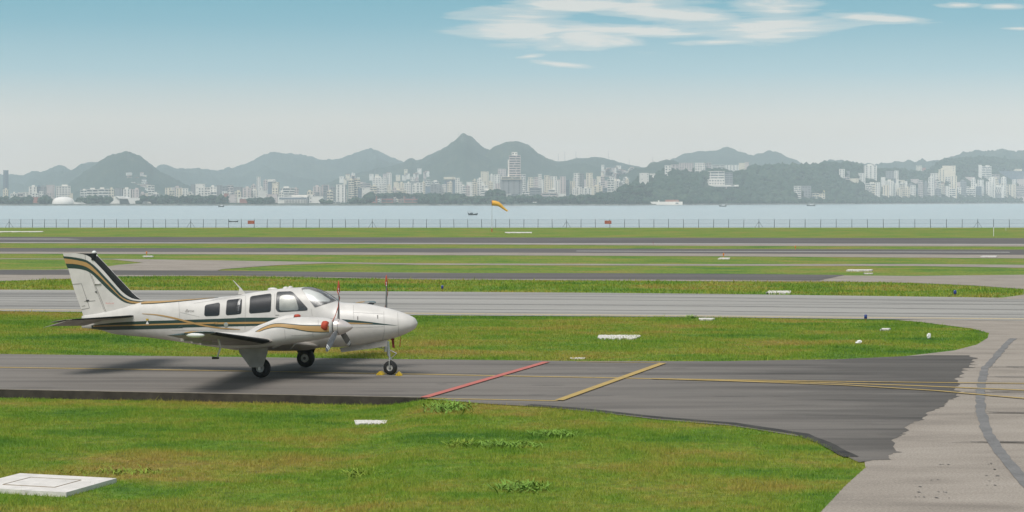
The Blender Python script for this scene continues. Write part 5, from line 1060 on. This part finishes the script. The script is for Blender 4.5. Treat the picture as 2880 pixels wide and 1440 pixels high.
for (x0, x1, yt, yb, dd, n) in [(-20, 90, 556, 571, 60, 90), (112, 146, 558, 570, 50, 40), (222, 312, 556, 572, 70, 90), (388, 470, 554, 570, 60, 90), (470, 640, 553, 573, 90, 200), (700, 765, 559, 574, 40, 60), (905, 930, 566, 575, 30, 25), (985, 1025, 559, 569, 40, 45), (1030, 1195, 545, 552, 300, 120), (1028, 1050, 550, 566, 60, 30), (1190, 1300, 548, 560, 120, 140), (1180, 1440, 555, 576, 30, 420), (1370, 1415, 538, 550, 160, 60), (1440, 1520, 552, 562, 120, 70), (1520, 1610, 556, 566, 70, 80), (1600, 1800, 552, 574, 40, 420), (1680, 1760, 543, 560, 60, 120), (1740, 1800, 530, 570, 60, 160), (1755, 1830, 520, 555, 120, 110), (1000, 1190, 573, 577, 8, 90), (2330, 2880, 562, 570, 20, 160)]:
    for k in range(n):
        px = RNG.uniform(x0, x1); Y_ = float(foot(px)) + dd * RNG.uniform(.6, 1.6); py = RNG.uniform(yt, yb) + 1.5; r_ = min(RNG.uniform(2.2, 5.0), (yb - yt + 3) / F * Y_ * .7); C_.append(at(px, py, Y_)); Rr.append(r_)
woods('shore_trees', C_, Rr, 'dark green trees lining the far shore in front of the city')
# rocky cut in the headland
# ---------------------------------------------------------------- airfield furniture
Yf_ = 302.8; fe = empty('perimeter_fence', (0, Yf_, 0), 0, 'low wire fence of thin dark posts between airfield and bay', 'fence')
M['post'] = mat('fence_post', (.06, .07, .075), .8); mw2 = bpy.data.materials.new('chain_link'); mw2.use_nodes = True; t = mw2.node_tree; b = t.nodes['Principled BSDF']; b.inputs['Base Color'].default_value = (.22, .25, .26, 1); b.inputs['Alpha'].default_value = 0.13
mb = MB(); mb.tube((0, 0, -.1), (0, 0, 1.25), .042, .036, 6); mb.tube((0, 0, 1.25), (.02, -.02, 1.42), .012, .010, 5); P0 = mb.build('post', M['post'], fe); px = -40.0 + 33.2 * 0; k = 0; first = True; pxs = []
px = 26 - 33.0 * 2
while px < 2960: pxs.append(px); px += 32.8 + 11.5 * min(1, max(0, px) / 2400)
for px in pxs:
    if first: o = P0; first = False
    else: o = P0.copy(); COL.objects.link(o); o.parent = fe
    o.location = ((px - CX) / F * Yf_, 0, 0); o.rotation_euler = (0, R(rr.uniform(-2.2, 2.2)), 0)
xa, xb = (pxs[0] - CX) / F * Yf_, (pxs[-1] - CX) / F * Yf_
mb = MB(); mb.add([(xa, .02, .05), (xb, .02, .05), (xb, .02, 1.22), (xa, .02, 1.22)], [(0, 1, 2, 3)]); mb.build('chain_link_mesh', mw2, fe)
for z_ in (1.24, .66, .12): mb = MB(); mb.tube((xa, 0, z_), (xb, 0, z_), .007, .007, 4); mb.build('wire', M['post'], fe)
for px in (26, 522, 1033, 1577, 2142, 2730):
    pn = min(pxs, key=lambda q: abs(q - px)); X_ = (pn - CX) / F * Yf_
    for s_ in (-1, 1): mb = MB(); mb.tube((X_, 0, .95), (X_ + s_ * .62, .05, 0), .020, .020, 5); mb.build('brace', M['post'], fe)
for px, lab in ((706.5, 'small red notice board hung on the fence, left one beside the dark boat'), (1710, 'small red notice board on the fence, right one')):
    X_ = (px - CX) / F * Yf_; s_ = empty('notice_board', (X_, Yf_ - .08, H - (625 - HY) / F * Yf_), 0, lab, 'sign'); mb = MB(); mb.box((0, 0, 0), (1.02, .03, .50)); bd = mb.build('board', mat('weathered_red_board', (.42, .09, .07), .7, nscale=5, namt=.3), s_)
    for k in range(2):
        mb = MB(); z_ = .09 - k * .17; x_ = -.40
        while x_ < .34: w_ = rr.uniform(.05, .13); mb.box((x_ + w_ / 2, -.017, z_), (w_, .004, .055)); x_ += w_ + .04
        mb.build('faded_writing', mat('faded_writing_paint', (.55, .36, .24), .8), bd)
# windsock
Yw = F * H / (652 - HY); w0 = ((1383.5 - CX) / F * Yw, Yw, 0); ws_ = empty('windsock', w0, 0, 'orange windsock drooping to the right on a thin pole', 'windsock')
def wl(px, py): a_ = at(px, py, Yw); return (a_[0] - w0[0], 0, a_[2])
mb = MB(); tp_ = wl(1383.5, 563)[2]; mb.tube((0, 0, 0), (0, 0, tp_), .035, .022, 8); mb.build('pole', mat('pale_pole', (.45, .47, .47), .7), ws_); mb = MB(); mb.tube((0, 0, 0), (0, 0, .42), .06, .06, 8); mb.build('red_base', M['red'], ws_)
mb = MB(); rings = []
for (px, py, r_) in [(1384, 571, .34), (1392, 571.5, .34), (1400, 573.5, .31), (1407, 577.5, .25), (1413, 583, .19), (1420, 588.5, .15), (1427.5, 594, .11)]:
    c = wl(px, py); sl = 0 if px < 1395 else (.5 if px < 1405 else .95); rings.append([(c[0] + r_ * math.cos(a) * math.sin(sl) * 1.0, r_ * math.sin(a), c[2] + r_ * math.cos(a) * math.cos(sl)) for a in [2 * math.pi * i / 16 for i in range(16)]])
mb.loft(rings, False); mb.build('sock', mat('orange_windsock_cloth', (.80, .44, .08), .8), ws_, True)
mb = MB(); c = wl(1383.7, 571); mb.lathe((c[0] - .03, 0, c[2]), (1, 0, 0), [(0, .35), (.05, .36)], 20); mb.build('sock_ring', M['red'], ws_)
# blue taxiway edge lamps
for (px, y0, y1, lab) in [(1244, 802, 817.5, 'blue edge lamp on the far grass strip, leftmost of three'), (2686, 815.5, 834, 'blue edge lamp on the far grass strip near its right end'), (2434.7, 884, 903, 'nearest blue edge lamp, beside the concrete taxiway above the white litter')]:
    g_ = gp(px, y1); s_ = (y1 - y0) / F * g_[1]; e_ = empty('edge_lamp', g_, 0, lab, 'taxiway lamp', 'blue taxiway lamps'); w_ = s_ * .23
    mb = MB(); mb.lathe((0, 0, s_ * .38), (0, 0, 1), [(0, w_ * .9), (s_ * .08, w_), (s_ * .45, w_), (s_ * .58, w_ * .7), (s_ * .62, w_ * .1)], 20); mb.build('lens', M['navy'], e_, True, angle=50); mb = MB(); mb.tube((0, 0, -.02), (0, 0, s_ * .38), w_ * .35, w_ * .5, 10); mb.lathe((0, 0, s_ * .34), (0, 0, 1), [(0, w_ * .8), (s_ * .05, w_ * 1.05)], 16); mb.build('stem', mat('yellow_lamp_stem', (.35, .22, .04), .7), e_)
# marker posts
M['orange'] = mat('orange_marker', (.70, .22, .04), .7)
for (px, y0, y1, m_, lab) in [(412.5, 707, 720, 'orange', 'small orange marker on a slab above the aeroplane tail'), (2035, 711.5, 725, 'orange', 'small orange marker standing on a white slab, right of centre'), (2237, 691, 702, 'orange', 'short orange yellow marker on the brown verge of the far strip'), (1837, 680, 688, 'red', 'tiny reddish marker at the runway edge'), (2794.6, 639, 664, 'whitep', 'tall thin white post in the far grass'), (2829, 640, 648.5, 'whitep', 'short white post right of the tall thin one')]:
    g_ = gp(px, y1); s_ = (y1 - y0) / F * g_[1]; w_ = min(.16, s_ * (.13 if m_ == 'orange' else .07)); mb = MB(); mb.tube((0, 0, -.02), (0, 0, s_ * .55), w_ * .5, w_ * .5, 10); mb.lathe((0, 0, s_ * .5), (0, 0, 1), [(0, w_ * .7), (s_ * .1, w_ * (1.3 if m_ == 'orange' else .6)), (s_ * .4, w_ * (1.2 if m_ == 'orange' else .5)), (s_ * .5, w_ * .4)], 12)
    tag(mb.build('marker_post', M[m_], loc=g_), lab, 'marker')
# concrete slabs
def slab(x0, x1, yb, yf, zz, h_, lab, dx_=0.0):
    a_, b_ = gp(x0, yf, zz), gp(x1, yf, zz); c, d_ = gp(x1 + dx_, yb, zz), gp(x0 + dx_, yb, zz); lo = zz - h_
    r3 = random.Random(int(x0 + yf)); n = 26; dep = abs(c[1] - b_[1]); E_ = []
    for i in range(n + 1): t_ = i / n; E_.append((a_[0] + (b_[0] - a_[0]) * t_ + r3.uniform(-.01, .01), a_[1] + r3.uniform(0, .34) * dep * (1.3 if i in (0, 1, n - 1, n) else .8)))
    for i in range(n + 1): t_ = i / n; E_.append((c[0] + (d_[0] - c[0]) * t_, c[1] - r3.uniform(0, .10) * dep * (3 if i in (0, n) else 1)))
    m_ = len(E_); top_ = [(x, y, zz) for x, y in E_]; mb = MB(); tri = tessellate_polygon([[Vector(p) for p in top_]])
    mb.add(top_ + [(x, y, lo) for x, y in E_], [tuple(q) for q in tri] + [(i, (i + 1) % m_, m_ + (i + 1) % m_, m_ + i) for i in range(m_)])
    return tag(mb.build('concrete_slab', M['slab']), lab, 'concrete slab', 'pale slabs set in the grass')
slab(999, 1121, 1180.5, 1192, -.148, .1, 'white slab half buried in the near lawn below the kerb', -2)
slab(1684, 1800, 941, 953, .034, .1, 'broad white slab in the middle strip, ringed by dark weeds')
slab(1604, 1646, 1004.8, 1008.5, .012, .08, 'thin white slab at the edge of the middle strip near the asphalt')
slab(1965, 2009, 893.8, 898, .05, .1, 'thin white slab beside the dark weed clump at the taxiway kerb')
slab(2159, 2222, 817, 824, .06, .1, 'raised pale slab on the grass strip beyond the concrete taxiway')
slab(2384, 2452, 757.3, 760.4, .06, .1, 'long thin white slab on the distant brownish strip')
slab(2430, 2454, 767.4, 769, .04, .08, 'tiny pale slab just below the long thin one')
slab(2478, 2503, 922.5, 926.6, .05, .1, 'narrow whitish slab left of the white litter, middle strip')
slab(2765, 2801, 719, 722, .06, .1, 'small white slab on the distant shoulder at far right')
slab(2022, 2053, 724.3, 728, .05, .1, 'white slab under the orange marker')
slab(405, 427, 719, 721.8, .05, .1, 'small slab under the orange marker above the aeroplane')
slab(1420, 1496, 652.2, 655, .05, .1, 'long pale concrete strip in the grass by the windsock')
slab(-40, 120, 650, 652.6, .04, .08, 'long pale strip in the far grass at the left')
zz = -.105; Q = [gp(56, 1330.7, zz), gp(328, 1344.9, zz), gp(186.4, 1384.8, zz)]; Q.append(tuple(Q[0][i] + Q[2][i] - Q[1][i] for i in range(3))); e_ = empty('manhole_slab', (Q[2][0], Q[2][1], -.19), 0, 'large square white concrete cover in the bottom left corner', 'manhole cover')
mb = MB(); loc_ = [(q[0] - Q[2][0], q[1] - Q[2][1]) for q in Q]; mb.add([(x, y, .085) for x, y in loc_] + [(x, y, -.02) for x, y in loc_], [(0, 1, 2, 3), (7, 6, 5, 4)] + [(i, (i + 1) % 4, 4 + (i + 1) % 4, 4 + i) for i in range(4)]); mb.build('slab', M['slab'], e_)
cx_, cy_ = sum(x for x, _ in loc_) / 4, sum(y for _, y in loc_) / 4; mb = MB(); inn = [(cx_ + (x - cx_) * .52, cy_ + (y - cy_) * .52) for x, y in loc_]
for a_, b_ in zip(inn, inn[1:] + inn[:1]): mb.tube((a_[0], a_[1], .086), (b_[0], b_[1], .086), .008, .008, 4)
mb.build('lid_joint', mat('lid_joint_dirt', (.22, .17, .11), .9), e_)
mb = MB(); mb.add([(x, y, .089) for x, y in [(cx_ + (x - cx_) * .50, cy_ + (y - cy_) * .50) for x, y in loc_]], [(0, 1, 2, 3)]); mb.build('lid', M['slab'], e_)
# litter
def litter(px, py, w_, h_, lab, seed):
    r2 = random.Random(seed); g_ = gp(px, py); mb = MB(); V_ = ICOV.copy(); v = []
    for p in V_: k = 1 + r2.uniform(-.28, .28); v.append((p[0] * w_ / 2 * k + (p[2] * w_ * .18 if seed == 1 else p[2] * w_ * .12), p[1] * w_ * .35 * k, max(-.01, h_ / 2 + p[2] * h_ / 2 * k * (1.0 if p[0] > -.2 or seed == 2 else .7))))
    mb.add(v, [tuple(f) for f in ICOF]); tag(mb.build('crumpled_litter', mat('white_plastic', (.82, .80, .78), .6), loc=g_), lab, 'litter', 'white litter on the grass')
litter(2414, 967.5, .17, .115, 'crumpled white litter lying flat in the middle strip, left of two', 1); litter(2612, 953, .13, .17, 'upright crumpled white litter near the right end of the middle strip', 2)
# boats
def sp(px, py): Y = F * (H - SEA) / (py - HY); return ((px - CX) / F * Y, Y, SEA)
def hull(L_, W_, h_, rise=.25):
    mb = MB(); rings = []
    for k in range(9):
        t_ = k / 8 - .5; w_ = W_ * (1 - abs(2 * t_) ** 2.6) + .03; zz_ = h_ * (1 + rise * (2 * abs(t_)) ** 3 * 2); rings.append([(t_ * L_, -w_ / 2, zz_), (t_ * L_ * .96, -w_ * .32, .0), (t_ * L_ * .94, 0, -.15), (t_ * L_ * .96, w_ * .32, .0), (t_ * L_, w_ / 2, zz_), (t_ * L_, 0, zz_ - .06)])
    mb.loft(rings); return mb
M['hull'] = mat('dark_boat_hull', (.035, .05, .055), .6); M['bwhite'] = mat('boat_white', (.55, .56, .56), .6)
g_ = sp(1330, 605); k = g_[1] / F; e_ = empty('fishing_boat', g_, 0, 'small dark fishing boat with a canopy, left of the windsock', 'boat'); hull(27 * k, 1.7, .55, .6).build('hull', M['hull'], e_)
mb = MB(); mb.box((-2.0 * 1, 0, 1.6), (2.3, 1.3, .08)); o = mb.build('canopy', mat('pinkish_canopy', (.30, .24, .25), .8), e_); o.location.x = .4
mb = MB(); mb.box((-.6, 0, .9), (1.5, 1.0, .5)); [mb.tube((x, y, .5), (x, y, 1.58), .03, .03, 5) for x in (-2.6, -.6) for y in (-.55, .55)]; mb.build('cabin', M['hull'], e_)
mb = MB(); mb.tube((1.0, 0, .5), (1.0, 0, 1.0), .16, .12, 8); mb.build('deck_box', M['hull'], e_)
g_ = sp(656.5, 624.3); e_ = empty('canoe', g_, 0, 'long low dark canoe seen through the fence beside the left notice board', 'boat'); k = g_[1] / F; hull(27 * k, .7, .26, .5).build('hull', M['hull'], e_); mb = MB(); mb.box((.3, 0, .2), (.5, .5, .12)); mb.build('seat', M['hull'], e_)
for (px, py, wpx, lab, mast) in [(622, 582.3, 17, 'tiny pale boat off the left shore below the city', 0), (2033, 581, 21, 'small motor boat close to the headland shore', 0), (2281, 579.5, 25, 'dark hulled boat with short masts, off the shore right of the headland', 1)]:
    g_ = sp(px, py); k = g_[1] / F; e_ = empty('motor_boat', g_, 0, lab, 'boat', 'small boats near the far shore'); hull(wpx * k, wpx * k * .26, 1.1, .35).build('hull', M['hull'], e_); mb = MB(); mb.box((wpx * k * .08, 0, 1.6), (wpx * k * .42, wpx * k * .18, 1.3), taper=.85); mb.build('cabin', M['bwhite'], e_)
    if mast:
        for x_, h_ in ((-2.2, 6.0), (-.6, 4.5), (2.5, 4.8)): mb = MB(); mb.tube((x_, 0, 1.0), (x_, 0, h_), .16, .10, 6); mb.build('mast', M['bwhite'], e_)
# ---------------------------------------------------------------- haze
mb = MB(); mb.box((0, 3940, 112), (15000, 8600, 236)); hz = mb.build('haze', bpy.data.materials.new('haze_volume')); hz['kind'] = 'stuff'; hz['label'] = 'pale haze lying over the bay'
m = hz.data.materials[0]; m.use_nodes = True; t = m.node_tree; t.nodes.clear(); o = N(t, 'ShaderNodeOutputMaterial'); pv = N(t, 'ShaderNodeVolumePrincipled'); pv.inputs['Color'].default_value = (0.81, 0.925, 0.975, 1); pv.inputs['Density'].default_value = 0.00015; pv.inputs['Anisotropy'].default_value = -0.3; L(t, pv.outputs[0], o.inputs['Volume'])
